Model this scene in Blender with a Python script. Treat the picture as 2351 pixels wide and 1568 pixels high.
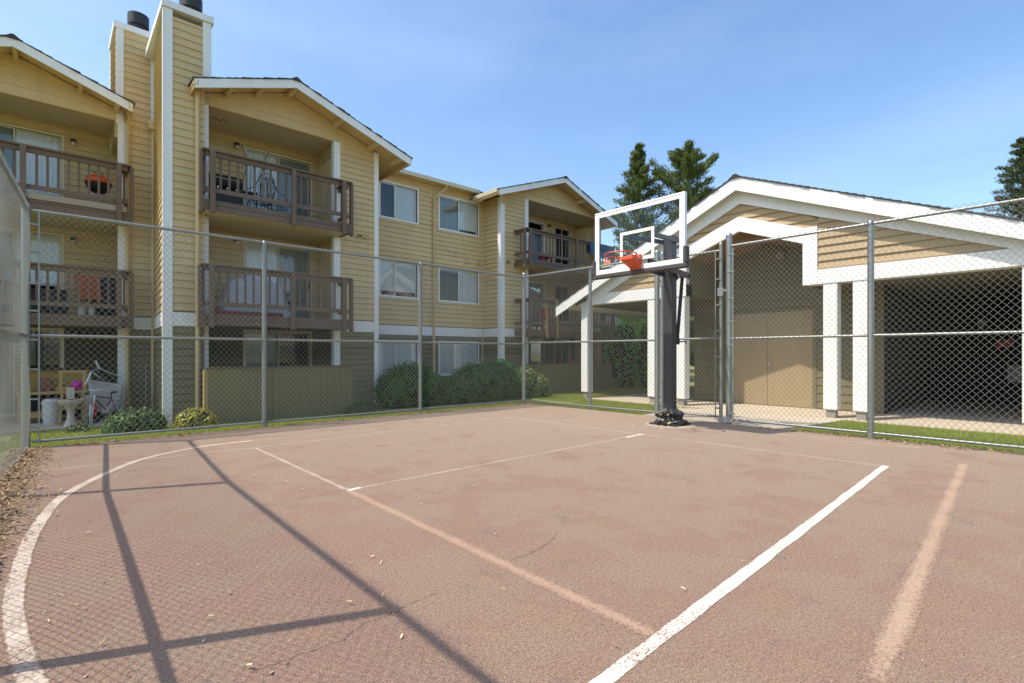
import bpy, math, random
import numpy as np
from mathutils import Vector, Matrix
R = math.radians
random.seed(7); rng = np.random.default_rng(7)
for o in list(bpy.data.objects): bpy.data.objects.remove(o)
scene = bpy.context.scene
COL = scene.collection

# ------------------------------------------------------------------ camera
cam = bpy.data.cameras.new('camera'); cam_o = bpy.data.objects.new('camera', cam); COL.objects.link(cam_o)
cam_o.location = (0, 0, 1.2); cam_o.rotation_euler = (R(90), 0, R(47.96 - 90))
cam.sensor_width = 36; cam.lens = 36 * 1170.7 / 2351; cam.shift_y = 28 / 2351
cam.clip_start = .05; cam.clip_end = 2000
scene.camera = cam_o
scene.render.resolution_x = 1024; scene.render.resolution_y = 683
# ------------------------------------------------------------------ sky and sun
SUN = Vector((-.545, .235, 1)).normalized()          # towards the sun
elev = math.asin(SUN.z); azim = math.atan2(SUN.y, SUN.x)
world = bpy.data.worlds.new('World'); scene.world = world; world.use_nodes = True
wn = world.node_tree; wn.nodes.clear()
sky = wn.nodes.new('ShaderNodeTexSky'); sky.sky_type = 'NISHITA'; sky.sun_disc = False
sky.sun_elevation = elev; sky.sun_rotation = R(90) - azim
sky.altitude = 0; sky.air_density = 1.0; sky.dust_density = 1.6; sky.ozone_density = 1.0
bg = wn.nodes.new('ShaderNodeBackground'); bg.inputs['Strength'].default_value = .15
wo = wn.nodes.new('ShaderNodeOutputWorld')
shs = wn.nodes.new('ShaderNodeHueSaturation'); shs.inputs['Saturation'].default_value = 1.14
wn.links.new(sky.outputs[0], shs.inputs['Color'])
stc = wn.nodes.new('ShaderNodeTexCoord'); smp = wn.nodes.new('ShaderNodeMapping'); smp.inputs['Scale'].default_value = (1.2, 1.2, 4.5)
wn.links.new(stc.outputs['Generated'], smp.inputs['Vector'])
snz = wn.nodes.new('ShaderNodeTexNoise'); snz.inputs['Scale'].default_value = 1.7; snz.inputs['Detail'].default_value = 9; snz.inputs['Roughness'].default_value = .55
wn.links.new(smp.outputs[0], snz.inputs['Vector'])
smr = wn.nodes.new('ShaderNodeMapRange'); smr.inputs[1].default_value = .40; smr.inputs[2].default_value = .85; smr.inputs[3].default_value = 0; smr.inputs[4].default_value = .13
wn.links.new(snz.outputs['Fac'], smr.inputs[0])
smx = wn.nodes.new('ShaderNodeMix'); smx.data_type = 'RGBA'; smx.inputs[7].default_value = (4.6, 5.4, 6.4, 1)      # thin veil cloud lit by the sun
wn.links.new(smr.outputs[0], smx.inputs[0]); wn.links.new(shs.outputs[0], smx.inputs[6]); wn.links.new(smx.outputs[2], bg.inputs['Color']); wn.links.new(bg.outputs[0], wo.inputs['Surface'])
sun = bpy.data.lights.new('sun', 'SUN'); sun.energy = 2.8; sun.angle = R(.55); sun.color = (1, .93, .82)
sun_o = bpy.data.objects.new('sun', sun); COL.objects.link(sun_o)
sun_o.location = (-8, 4, 20); sun_o.rotation_euler = (-SUN).to_track_quat('-Z', 'Y').to_euler()
scene.view_settings.view_transform = 'Standard'; scene.view_settings.look = 'None'
scene.view_settings.exposure = 0.85; scene.view_settings.gamma = 1
try: scene.cycles.max_bounces = 8; scene.cycles.transparent_max_bounces = 16; scene.cycles.diffuse_bounces = 4
except Exception: pass

# ------------------------------------------------------------------ materials
def new_mat(name):
    m = bpy.data.materials.new(name); m.use_nodes = True
    nt = m.node_tree; b = nt.nodes['Principled BSDF']
    return m, nt, b
def N(nt, t, **kw):
    n = nt.nodes.new(t)
    for k, v in kw.items(): setattr(n, k, v)
    return n
def mth(nt, op, a, b=None, c=None):
    n = N(nt, 'ShaderNodeMath', operation=op)
    for i, v in enumerate((a, b, c)):
        if v is None: continue
        if isinstance(v, (int, float)): n.inputs[i].default_value = v
        else: nt.links.new(v, n.inputs[i])
    return n.outputs[0]
def noise(nt, vec, scale, detail=5, rough=.6):
    n = N(nt, 'ShaderNodeTexNoise'); n.inputs['Scale'].default_value = scale
    n.inputs['Detail'].default_value = detail; n.inputs['Roughness'].default_value = rough
    nt.links.new(vec, n.inputs['Vector']); return n.outputs['Fac']
def mixc(nt, fac, a, b, bt='MIX'):
    n = N(nt, 'ShaderNodeMix', data_type='RGBA', blend_type=bt)
    for i, v in ((0, fac), (6, a), (7, b)):
        if isinstance(v, (int, float)): n.inputs[i].default_value = v
        elif isinstance(v, tuple): n.inputs[i].default_value = (*v[:3], 1)
        else: nt.links.new(v, n.inputs[i])
    return n.outputs[2]
def ramp(nt, fac, lo, hi):
    n = N(nt, 'ShaderNodeMapRange'); n.clamp = True
    nt.links.new(fac, n.inputs[0]); n.inputs[1].default_value = lo; n.inputs[2].default_value = hi
    return n.outputs[0]
def mat(name, col, rough=.6, var=.08, vs=3, fine=.0, fs=60, bump=0, bs=80, metal=0, objvar=0, isl=0, stretch=None,
        dirt=None, dirtamt=0, dirts=2, spec=.5, trans=0, streak=0):
    m, nt, b = new_mat(name)
    geo = N(nt, 'ShaderNodeNewGeometry'); pos = geo.outputs['Position']
    if stretch:
        mp = N(nt, 'ShaderNodeMapping'); mp.inputs['Scale'].default_value = stretch
        nt.links.new(pos, mp.inputs['Vector']); svec = mp.outputs[0]
    else: svec = pos
    v = mth(nt, 'MULTIPLY_ADD', noise(nt, pos, vs), 2 * var, 1 - var)
    if fine: v = mth(nt, 'ADD', v, mth(nt, 'MULTIPLY_ADD', noise(nt, svec, fs, 3), 2 * fine, -fine))
    if streak:
        mp2 = N(nt, 'ShaderNodeMapping'); mp2.inputs['Scale'].default_value = (5, 5, .22); nt.links.new(pos, mp2.inputs['Vector'])
        v = mth(nt, 'ADD', v, mth(nt, 'MULTIPLY_ADD', noise(nt, mp2.outputs[0], 1.6, 7, .65), 2*streak, -streak))
    if objvar:
        oi = N(nt, 'ShaderNodeObjectInfo'); v = mth(nt, 'ADD', v, mth(nt, 'MULTIPLY_ADD', oi.outputs['Random'], 2 * objvar, -objvar))
    if isl: v = mth(nt, 'ADD', v, mth(nt, 'MULTIPLY_ADD', geo.outputs['Random Per Island'], 2 * isl, -isl))
    hs = N(nt, 'ShaderNodeHueSaturation'); hs.inputs['Color'].default_value = (*col, 1)
    nt.links.new(v, hs.inputs['Value']); c = hs.outputs[0]
    if dirt:
        c = mixc(nt, mth(nt, 'MULTIPLY', ramp(nt, noise(nt, svec, dirts, 8, .7), .5, .75), dirtamt), c, dirt)
    nt.links.new(c, b.inputs['Base Color'])
    b.inputs['Roughness'].default_value = rough; b.inputs['Metallic'].default_value = metal
    b.inputs['Specular IOR Level'].default_value = spec
    if bump:
        bp = N(nt, 'ShaderNodeBump'); bp.inputs['Strength'].default_value = bump; bp.inputs['Distance'].default_value = .01
        nt.links.new(noise(nt, svec, bs, 6, .65), bp.inputs['Height']); nt.links.new(bp.outputs[0], b.inputs['Normal'])
    if trans:
        tr = N(nt, 'ShaderNodeBsdfTranslucent'); nt.links.new(c, tr.inputs['Color'])
        mx = N(nt, 'ShaderNodeMixShader'); mx.inputs[0].default_value = trans
        nt.links.new(b.outputs[0], mx.inputs[1]); nt.links.new(tr.outputs[0], mx.inputs[2])
        nt.links.new(mx.outputs[0], nt.nodes['Material Output'].inputs['Surface'])
    return m
def glass_mat(name, tint=(.85, .9, .9), refl=.12, ior=1.4):
    m, nt, b = new_mat(name); nt.nodes.remove(b)
    t = N(nt, 'ShaderNodeBsdfTransparent'); t.inputs[0].default_value = (*tint, 1)
    g = N(nt, 'ShaderNodeBsdfGlossy'); g.inputs['Roughness'].default_value = .02
    fr = N(nt, 'ShaderNodeFresnel'); fr.inputs[0].default_value = ior
    mx = N(nt, 'ShaderNodeMixShader'); nt.links.new(mth(nt, 'ADD', fr.outputs[0], refl), mx.inputs[0])
    nt.links.new(t.outputs[0], mx.inputs[1]); nt.links.new(g.outputs[0], mx.inputs[2])
    nt.links.new(mx.outputs[0], nt.nodes['Material Output'].inputs['Surface'])
    return m
M = {}
M['tan'] = mat('tan_siding_paint', (.63, .47, .24), .62, .07, 1.2, .05, 45, .25, 70, objvar=.045, stretch=(.25, .25, 2.0), dirt=(.46, .34, .19), dirtamt=.5, dirts=1.5, streak=.16)
M['olive'] = mat('olive_siding_paint', (.185, .16, .08), .62, .09, 1.2, .05, 45, .25, 70, objvar=.06, stretch=(.25, .25, 2.0), dirt=(.16, .12, .07), dirtamt=.4, dirts=1.5, streak=.2)
M['white'] = mat('white_trim_paint', (.80, .79, .75), .5, .04, 2, .02, 30, .1, 60, dirt=(.5, .46, .38), dirtamt=.28, dirts=2.2, stretch=(1, 1, .35))
M['gwhite'] = mat('fresh_white_paint', (.82, .81, .76), .5, .03, 2, .02, 30, .15, 60, dirt=(.62, .56, .45), dirtamt=.3, dirts=2.5, stretch=(1, 1, .4), streak=.06)
M['soffit'] = mat('pale_ceiling_paint', (.66, .54, .36), .7, .06, 1.5)
M['tansoffit'] = mat('tan_soffit_paint', (.68, .50, .27), .7, .06, 1.5)
M['brown'] = mat('brown_deck_paint', (.150, .098, .062), .6, .12, 3, .05, 30, .2, 60, objvar=.08, dirt=(.24, .17, .12), dirtamt=.3, dirts=3)
M['greywood'] = mat('weathered_grey_wood', (.33, .28, .22), .8, .15, 5, .1, 40, .3, 60)
M['shingle'] = mat('dark_roof_shingle', (.055, .052, .05), .9, .25, 6, .2, 60, .6, 90, objvar=.2)
M['vinyl'] = mat('white_vinyl_frame', (.78, .77, .70), .35, .03, 2)
M['almond'] = mat('almond_door_frame', (.66, .60, .42), .4, .05, 2)
M['dark'] = mat('dark_interior', (.035, .035, .035), .9, .2, 2)
M['blind'] = mat('pale_blind', (.92, .93, .92), .6, .03, 4)
M['curtain'] = mat('pale_curtain', (.92, .93, .92), .8, .05, 6)
M['greycurtain'] = mat('grey_curtain', (.30, .33, .32), .8, .1, 6)
M['glass'] = glass_mat('window_glass', (.93, .95, .95), .02)
M['bglass'] = glass_mat('backboard_glass', (.985, .99, .985), .0, 1.22)
M['galv'] = mat('galvanised_steel', (.30, .31, .29), .42, .15, 8, .06, 90, .05, 120, metal=.65)
M['wire'] = mat('galvanised_wire', (.33, .32, .27), .5, .12, 6, metal=.25)
M['black'] = mat('black_plastic', (.022, .021, .02), .45, .2, 6, .1, 40)
M['pole'] = mat('dark_grey_powder_coat', (.040, .039, .042), .38, .15, 2, .05, 20)
M['pad'] = mat('brown_grey_rubber_pad', (.062, .052, .048), .6, .1, 4)
M['orange'] = mat('orange_steel', (.62, .085, .025), .38, .06, 5)
M['alu'] = mat('white_aluminium', (.78, .78, .79), .35, .03, 5)
M['concrete'] = mat('pale_concrete', (.50, .42, .31), .85, .10, 1.3, .05, 60, .2, 120, dirt=(.30, .25, .18), dirtamt=.35, dirts=1.2)
M['plinth'] = mat('grey_concrete_plinth', (.27, .25, .21), .9, .12, 5, .06, 60)
M['mulch'] = mat('soil', (.13, .10, .065), .95, .3, 3, .3, 30, .5, 40)
M['lawn'] = mat('lawn_ground', (.20, .21, .055), .95, .3, 1.5, .25, 40, .5, 50)
M['blade'] = mat('grass_blade', (.30, .35, .055), .6, .25, 1.1, isl=.35, trans=.4)
M['leaf'] = mat('laurel_leaf', (.052, .175, .022), .42, .25, 2.5, isl=.5, trans=.22)
M['leafv'] = mat('variegated_leaf', (.36, .37, .13), .5, .2, 6, isl=.4, trans=.25)
M['leafy'] = mat('yellow_green_leaf', (.38, .38, .05), .5, .2, 6, isl=.4, trans=.3)
M['leafo'] = mat('orange_young_leaf', (.36, .20, .06), .5, .2, 6, isl=.3, trans=.3)
M['leafd'] = mat('dark_groundcover_leaf', (.085, .17, .035), .5, .2, 6, isl=.45, trans=.3)
M['conifer'] = mat('conifer_foliage', (.125, .165, .04), .6, .3, .9, isl=.5, trans=.35)
M['coniferd'] = mat('dark_conifer_foliage', (.075, .10, .035), .6, .3, .9, isl=.5, trans=.2)  # darker green for the right-edge conifer and the background trees
M['hedge'] = mat('bright_hedge_foliage', (.13, .42, .035), .5, .2, 2, isl=.4, trans=.4)
M['core'] = mat('twig_core', (.02, .03, .012), .95, .3, 5)
M['bark'] = mat('bark', (.13, .09, .06), .9, .3, 6, .2, 40, .5, 30)
M['chip'] = mat('wood_chip', (.27, .18, .09), .9, .2, 5, isl=.55)
M['dryleaf'] = mat('dry_leaf', (.42, .32, .18), .8, .2, 5, isl=.55)
M['door'] = mat('tan_garage_door', (.33, .25, .135), .55, .08, 1.5, .05, 30, .1, 40, streak=.10, dirt=(.24, .17, .10), dirtamt=.3, dirts=2)
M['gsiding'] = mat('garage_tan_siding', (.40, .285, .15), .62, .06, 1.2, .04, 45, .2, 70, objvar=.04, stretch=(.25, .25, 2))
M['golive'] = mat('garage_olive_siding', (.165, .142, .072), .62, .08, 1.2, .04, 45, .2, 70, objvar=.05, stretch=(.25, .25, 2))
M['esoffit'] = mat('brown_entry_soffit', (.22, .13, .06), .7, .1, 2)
M['bay'] = mat('shade_toned_bay_siding', (.02, .019, .013), .7, .15, 1.5, objvar=.1)  # near-black colour paints in the deep shade inside the right bay
M['bayceil'] = mat('shade_toned_ceiling', (.13, .11, .055), .8, .08, 1.5)  # shade under the bays and ground-floor porches is put into this colour
M['f1wall'] = mat('shade_toned_recess_olive', (.085, .08, .042), .7, .1, 1.5, objvar=.06)  # the olive siding darkened to carry the deep shade of the ground-floor recesses
M['patio'] = mat('olive_patio_boards', (.20, .175, .08), .65, .08, 1.5, .06, 45, .2, 70, objvar=.05, stretch=(2, 2, .25))
M['red'] = mat('red_plastic', (.55, .03, .03), .4, .1, 6)
M['blue'] = mat('blue_cloth', (.07, .11, .17), .8, .1, 6)
M['pink'] = mat('magenta_plastic', (.45, .02, .30), .5, .1, 6)
M['wood'] = mat('yellow_pine', (.42, .27, .10), .6, .15, 6, .1, 50)
M['peg'] = mat('pegboard', (.33, .20, .05), .7, .15, 6, .1, 90)
M['porcelain'] = mat('old_porcelain', (.46, .40, .31), .3, .08, 5)
M['offwhite'] = mat('off_white_plastic', (.50, .49, .45), .45, .08, 4)
M['tarp'] = mat('grey_tarp', (.48, .48, .50), .5, .2, 4, .05, 20, .4, 12)
M['terracotta'] = mat('rust_orange_fabric', (.42, .12, .05), .8, .1, 6)
M['steel'] = mat('bare_metal', (.5, .5, .5), .35, .1, 6, metal=.8)
M['tyre'] = mat('pale_tyre', (.45, .45, .43), .7, .1, 6)
M['farwall'] = mat('pale_grey_house_wall', (.42, .42, .40), .8, .08, 1)
M['farroof'] = mat('mossy_roof', (.12, .09, .06), .9, .3, 2)
M['lampg'] = mat('frosted_lamp_glass', (.6, .6, .55), .3, .05, 4)
M['logoo'] = mat('orange_print', (.80, .22, .02), .5, .02, 4)
M['logow'] = mat('white_print', (.85, .85, .82), .5, .02, 4)
M['logod'] = mat('dark_print', (.03, .03, .03), .5, .02, 4)

def court_color(nt):
    geo = N(nt, 'ShaderNodeNewGeometry'); pos = geo.outputs['Position']
    sep = N(nt, 'ShaderNodeSeparateXYZ'); nt.links.new(pos, sep.inputs[0])
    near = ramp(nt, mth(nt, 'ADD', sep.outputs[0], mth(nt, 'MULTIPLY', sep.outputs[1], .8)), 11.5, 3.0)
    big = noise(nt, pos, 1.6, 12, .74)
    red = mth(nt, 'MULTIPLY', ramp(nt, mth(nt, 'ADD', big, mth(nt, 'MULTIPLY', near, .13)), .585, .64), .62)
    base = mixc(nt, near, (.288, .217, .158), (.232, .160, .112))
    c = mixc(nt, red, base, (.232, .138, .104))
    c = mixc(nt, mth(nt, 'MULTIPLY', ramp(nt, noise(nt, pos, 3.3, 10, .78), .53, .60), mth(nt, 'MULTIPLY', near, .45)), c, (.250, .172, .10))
    c = mixc(nt, mth(nt, 'MULTIPLY', ramp(nt, noise(nt, pos, 2.6, 12, .78), .57, .62), .4), c, (.150, .120, .092))
    sp = noise(nt, pos, 160, 3, .7); sp2 = noise(nt, pos, 60, 4, .7)
    v = mth(nt, 'ADD', mth(nt, 'MULTIPLY_ADD', sp, 3.6, -.78), mth(nt, 'MULTIPLY_ADD', sp2, 1.5, -.76))
    hs = N(nt, 'ShaderNodeHueSaturation'); nt.links.new(c, hs.inputs['Color']); nt.links.new(v, hs.inputs['Value'])
    bp = N(nt, 'ShaderNodeBump'); bp.inputs['Strength'].default_value = .35; bp.inputs['Distance'].default_value = .006
    nt.links.new(mth(nt, 'ADD', sp, sp2), bp.inputs['Height'])
    return pos, hs.outputs[0], bp.outputs[0]
m, nt, b = new_mat('worn_court_asphalt'); pos, c, nrm = court_color(nt)
nt.links.new(c, b.inputs['Base Color']); nt.links.new(nrm, b.inputs['Normal']); b.inputs['Roughness'].default_value = .9; b.inputs['Specular IOR Level'].default_value = .25
M['court'] = m
def paint_mat(name, col, lo, hi, sc=55, maxa=1.0, soft=.25, edge=True):
    m, nt, b = new_mat(name); pos, c, nrm = court_color(nt)
    mp = N(nt, 'ShaderNodeMapping'); mp.inputs['Scale'].default_value = (1, 1, 1); nt.links.new(pos, mp.inputs['Vector'])
    k = mth(nt, 'ADD', mth(nt, 'MULTIPLY', noise(nt, pos, sc, 4, .65), .6), mth(nt, 'MULTIPLY', noise(nt, pos, 3.1, 5, .6), .4))
    if edge:
        uv = N(nt, 'ShaderNodeUVMap', uv_map='across'); sp_ = N(nt, 'ShaderNodeSeparateXYZ'); nt.links.new(uv.outputs[0], sp_.inputs[0])
        d = mth(nt, 'SUBTRACT', 1, mth(nt, 'ABSOLUTE', mth(nt, 'MULTIPLY_ADD', sp_.outputs[1], 2, -1)))
        k = mth(nt, 'SUBTRACT', k, mth(nt, 'MULTIPLY', mth(nt, 'SUBTRACT', 1, ramp(nt, d, 0, soft)), .22))
    a = mth(nt, 'MULTIPLY', ramp(nt, k, lo, hi), maxa)
    nt.links.new(mixc(nt, a, c, col), b.inputs['Base Color']); nt.links.new(nrm, b.inputs['Normal']); b.inputs['Roughness'].default_value = .85
    b.inputs['Specular IOR Level'].default_value = .25
    return m
M['pw'] = paint_mat('white_court_paint', (.70, .62, .51), .41, .47, 85, .95, .12)
M['pworn'] = paint_mat('worn_white_court_paint', (.62, .52, .41), .36, .55, 70, .85, .25)
M['pfaint'] = paint_mat('faint_white_court_paint', (.58, .48, .38), .32, .58, 70, .55, .6)
M['ppink'] = paint_mat('faded_pink_court_paint', (.42, .27, .18), .30, .54, 60, .8, .8)
M['pslash'] = paint_mat('faded_orange_court_paint', (.44, .30, .20), .34, .56, 60, .85, .7)

# ------------------------------------------------------------------ mesh helpers
WORLD = {}
class MB:
    def __init__(s): s.v = []; s.f = []
    def add(s, vs, fs):
        o = len(s.v); s.v += [tuple(p) for p in vs]; s.f += [tuple(i + o for i in f) for f in fs]; return s
    def box(s, x0, x1, y0, y1, z0, z1):
        return s.add([(x0,y0,z0),(x1,y0,z0),(x1,y1,z0),(x0,y1,z0),(x0,y0,z1),(x1,y0,z1),(x1,y1,z1),(x0,y1,z1)],
                     [(0,3,2,1),(4,5,6,7),(0,1,5,4),(1,2,6,5),(2,3,7,6),(3,0,4,7)])
    def hexa(s, a, b):   # two quads (4 pts each, same winding): prism between them
        return s.add(list(a) + list(b), [(3,2,1,0),(4,5,6,7),(0,1,5,4),(1,2,6,5),(2,3,7,6),(3,0,4,7)])
    def prism(s, poly, d):   # planar polygon pts, extruded by vector d
        n = len(poly); d = Vector(d); a = [Vector(p) for p in poly]; b = [p + d for p in a]
        return s.add(a + b, [tuple(range(n))[::-1], tuple(range(n, 2*n))] + [(i, (i+1) % n, n + (i+1) % n, n + i) for i in range(n)])
    def tube(s, p, q, r, n=8, r2=None, cap=True):
        p, q = Vector(p), Vector(q); d = q - p
        if d.length < 1e-6: return s
        d.normalize(); up = Vector((0,0,1)) if abs(d.z) < .9 else Vector((1,0,0))
        u = d.cross(up).normalized(); w = d.cross(u); r2 = r if r2 is None else r2
        vs = [p + (u*math.cos(2*math.pi*i/n) + w*math.sin(2*math.pi*i/n))*r for i in range(n)] + \
             [q + (u*math.cos(2*math.pi*i/n) + w*math.sin(2*math.pi*i/n))*r2 for i in range(n)]
        fs = [(i, (i+1) % n, n + (i+1) % n, n + i) for i in range(n)]
        if cap: fs += [tuple(range(n))[::-1], tuple(range(n, 2*n))]
        return s.add(vs, fs)
    def path(s, pts, r, n=6, closed=False):
        pts = [Vector(p) for p in pts]; k = len(pts); rings = []
        ref = None
        for i, p in enumerate(pts):
            a = pts[(i-1) % k] if (closed or i > 0) else p; b_ = pts[(i+1) % k] if (closed or i < k-1) else p
            d = (b_ - a).normalized()
            if ref is None or abs(ref.dot(d)) > .95:
                ref = Vector((0,0,1)) if abs(d.z) < .8 else Vector((1,0,0))
            u = d.cross(ref).normalized(); w = u.cross(d)
            rr = r[i] if isinstance(r, (list, tuple)) else r
            rings.append([p + (u*math.cos(2*math.pi*j/n) + w*math.sin(2*math.pi*j/n))*rr for j in range(n)])
        vs = [v for ring in rings for v in ring]; fs = []
        for i in range(k if closed else k-1):
            a, b_ = i*n, ((i+1) % k)*n
            fs += [(a+j, a+(j+1) % n, b_+(j+1) % n, b_+j) for j in range(n)]
        if not closed: fs += [tuple(range(n))[::-1], tuple(range((k-1)*n, k*n))]
        return s.add(vs, fs)
    def lathe(s, prof, c, n=20, axis='z', arc=2*math.pi):
        c = Vector(c); vs = []; fs = []; k = len(prof)
        for i in range(n):
            a = arc*i/n
            for r, h in prof:
                vs.append(c + (Vector((r*math.cos(a), r*math.sin(a), h)) if axis == 'z' else Vector((h, r*math.cos(a), r*math.sin(a))) if axis == 'x' else Vector((r*math.cos(a), h, r*math.sin(a)))))
        for i in range(n):
            j = (i+1) % n
            fs += [(i*k+t, j*k+t, j*k+t+1, i*k+t+1) for t in range(k-1)]
        return s.add(vs, fs)
    def build(s, name, mt, parent=None, smooth=False, bevel=0, kind=None):
        return mk(name, s.v, s.f, mt, parent, smooth, bevel, kind)
def wt(o): return WORLD.get(o.name, Vector((0,0,0))) if o else Vector((0,0,0))
def link(o, parent, loc):
    COL.objects.link(o)
    if parent: o.parent = parent
    o.location = Vector(loc) - wt(parent); WORLD[o.name] = Vector(loc); return o
def mk(name, v, f, mt, parent=None, smooth=False, bevel=0, kind=None):
    a = np.asarray([tuple(p) for p in v], dtype=float)
    org = np.array([(a[:,0].min()+a[:,0].max())/2, (a[:,1].min()+a[:,1].max())/2, a[:,2].min()])
    me = bpy.data.meshes.new(name); me.from_pydata((a-org).tolist(), [], [tuple(q) for q in f]); me.update()
    if mt is not None: me.materials.append(M[mt] if isinstance(mt, str) else mt)
    if smooth:
        me.polygons.foreach_set('use_smooth', [True]*len(me.polygons))
        try: me.set_sharp_from_angle(angle=R(40))
        except Exception: pass
    o = bpy.data.objects.new(name, me); link(o, parent, org)
    if bevel:
        md = o.modifiers.new('bevel', 'BEVEL'); md.width = bevel; md.segments = 1; md.limit_method = 'ANGLE'
    if kind: o['kind'] = kind
    return o
def mkfast(name, V, F, mt, parent=None, kind='stuff', org=None):   # numpy arrays, F of one polygon size
    V = np.asarray(V, dtype=np.float32); F = np.asarray(F, dtype=np.int32); k = F.shape[1]
    if org is None: org = np.array([(V[:,0].min()+V[:,0].max())/2, (V[:,1].min()+V[:,1].max())/2, V[:,2].min()])
    me = bpy.data.meshes.new(name); me.vertices.add(len(V)); me.vertices.foreach_set('co', (V-org).astype(np.float32).ravel())
    me.loops.add(F.size); me.loops.foreach_set('vertex_index', F.ravel())
    me.polygons.add(len(F)); me.polygons.foreach_set('loop_start', np.arange(0, F.size, k, dtype=np.int32))
    me.update(calc_edges=True); me.validate()
    me.materials.append(M[mt]); o = bpy.data.objects.new(name, me); link(o, parent, org)
    if kind: o['kind'] = kind
    return o
def thing(name, loc, label, cat, group=None):
    o = bpy.data.objects.new(name, None); o.empty_display_size = .2; link(o, None, loc)
    return tag(o, label, cat, group)
def tag(o, label, cat=None, group=None):
    o['label'] = label
    if cat: o['category'] = cat
    if group: o['group'] = group
    return o
def struct(o): o['kind'] = 'structure'; return o
class Frame:     # a vertical wall plane: point P, direction u along the wall, outward normal n
    def __init__(s, P, u, n): s.P = Vector((*P, 0)); s.u = Vector((*u, 0)).normalized(); s.n = Vector((*n, 0)).normalized()
    def p(s, a, z, out=0): return s.P + s.u*a + s.n*out + Vector((0,0,z))
    def box(s, mb, a0, a1, z0, z1, o0, o1):
        return mb.hexa([s.p(a0,z0,o0), s.p(a1,z0,o0), s.p(a1,z1,o0), s.p(a0,z1,o0)][::1], [s.p(a0,z0,o1), s.p(a1,z0,o1), s.p(a1,z1,o1), s.p(a0,z1,o1)])
FX = lambda y: Frame((0, y), (1, 0), (0, -1))       # faces -Y, coordinate = X
FY = lambda x: Frame((x, 0), (0, 1), (-1, 0))       # faces -X, coordinate = Y

def span(prof, z):
    for (za, la, ha), (zb, lb, hb) in zip(prof, prof[1:]):
        if za - 1e-6 <= z <= zb + 1e-6:
            t = (z-za)/(zb-za) if zb > za else 0
            return la+(lb-la)*t, ha+(hb-ha)*t
    return None
def subtract(bands, holes, za, zb):
    out = []
    brk = sorted({za, zb} | {h[2] for h in holes if za < h[2] < zb} | {h[3] for h in holes if za < h[3] < zb})
    for a, b in zip(brk, brk[1:]):
        zm = (a+b)/2; cuts = sorted((h[0], h[1]) for h in holes if h[2] < zm < h[3])
        out.append((a, b, cuts))
    return out
def pieces(prof, holes, za, zb):
    res = []
    for a, b, cuts in subtract(None, holes, za, zb):
        s0, s1 = span(prof, a), span(prof, b)
        if not s0 or not s1: continue
        segs = [[s0[0], s0[1], s1[0], s1[1]]]
        for c0, c1 in cuts:
            nx = []
            for l0, h0, l1, h1 in segs:
                if c1 <= min(l0, l1) or c0 >= max(h0, h1): nx.append([l0, h0, l1, h1]); continue
                if c0 > max(l0, l1) + .01: nx.append([l0, c0, l1, c0])
                if c1 < min(h0, h1) - .01: nx.append([c1, h0, c1, h1])
            segs = nx
        for sg in segs:
            if sg[1]-sg[0] > .015 or sg[3]-sg[2] > .015: res.append((a, b, *sg))
    return res
BOARD_MESH = {}
def board_mesh(h, mt, t0, t1, gap):
    k = (round(h, 4), mt, t0)
    if k not in BOARD_MESH:
        vs = []
        for x in (0, 1): vs += [(x, 0, 0), (x, -t0, gap), (x, -t1, h), (x, 0, h)]
        me = bpy.data.meshes.new('siding_board'); me.from_pydata(vs, [], [(0,1,2,3),(7,6,5,4),(0,4,5,1),(1,5,6,2),(2,6,7,3),(3,7,4,0)]); me.update()
        me.materials.append(M[mt]); BOARD_MESH[k] = me
    return BOARD_MESH[k]
BOARDS = []      # (size on view, frame, piece, material, parent, thickness...)
def wall(parent, fr, prof, holes=(), siding='tan', expo=.14, t0=.028, t1=.004, gap=.012, z_split=None, back=.12, boards=None, name='wall', zlo=None):
    """backing wall with lap siding boards on it; siding is a material name or a function of z"""
    holes = list(holes); mb = MB()
    zs = sorted({z for z, _, _ in prof} | {h[2] for h in holes} | {h[3] for h in holes})
    zs = [z for z in zs if prof[0][0] <= z <= prof[-1][0]]
    for za, zb in zip(zs, zs[1:]):
        for a, b, l0, h0, l1, h1 in pieces(prof, holes, za, zb):
            mb.hexa([fr.p(l0,a,-back), fr.p(h0,a,-back), fr.p(h1,b,-back), fr.p(l1,b,-back)], [fr.p(l0,a), fr.p(h0,a), fr.p(h1,b), fr.p(l1,b)])
    s0 = siding(prof[0][0]+.01) if callable(siding) else siding
    w = mb.build(name, s0, parent)
    z = prof[0][0]; zt = prof[-1][0]
    while z < zt - .02:
        zb = min(z + expo, zt)
        sm = siding((z+zb)/2) if callable(siding) else siding
        if sm:
            for pc in pieces(prof, holes, z, zb):
                L = pc[3]-pc[2]
                if L > 2.0 and abs(pc[2]-pc[4]) < 1e-5 and abs(pc[3]-pc[5]) < 1e-5:
                    c = pc[2] + L*random.uniform(.3, .7)
                    sub = [(pc[0], pc[1], pc[2], c-.0015, pc[2], c-.0015), (pc[0], pc[1], c+.0015, pc[3], c+.0015, pc[3])]
                else: sub = [pc]
                for q in sub:
                    mid = fr.p((q[2]+q[3])/2, q[0]); d = max(2, mid.x*.67+mid.y*.743)
                    (BOARDS if boards is None else boards).append(((q[3]-q[2])*(q[1]-q[0])/d**2, fr, q, sm, w, t0, t1, gap))
        z = zb
    return w
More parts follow.
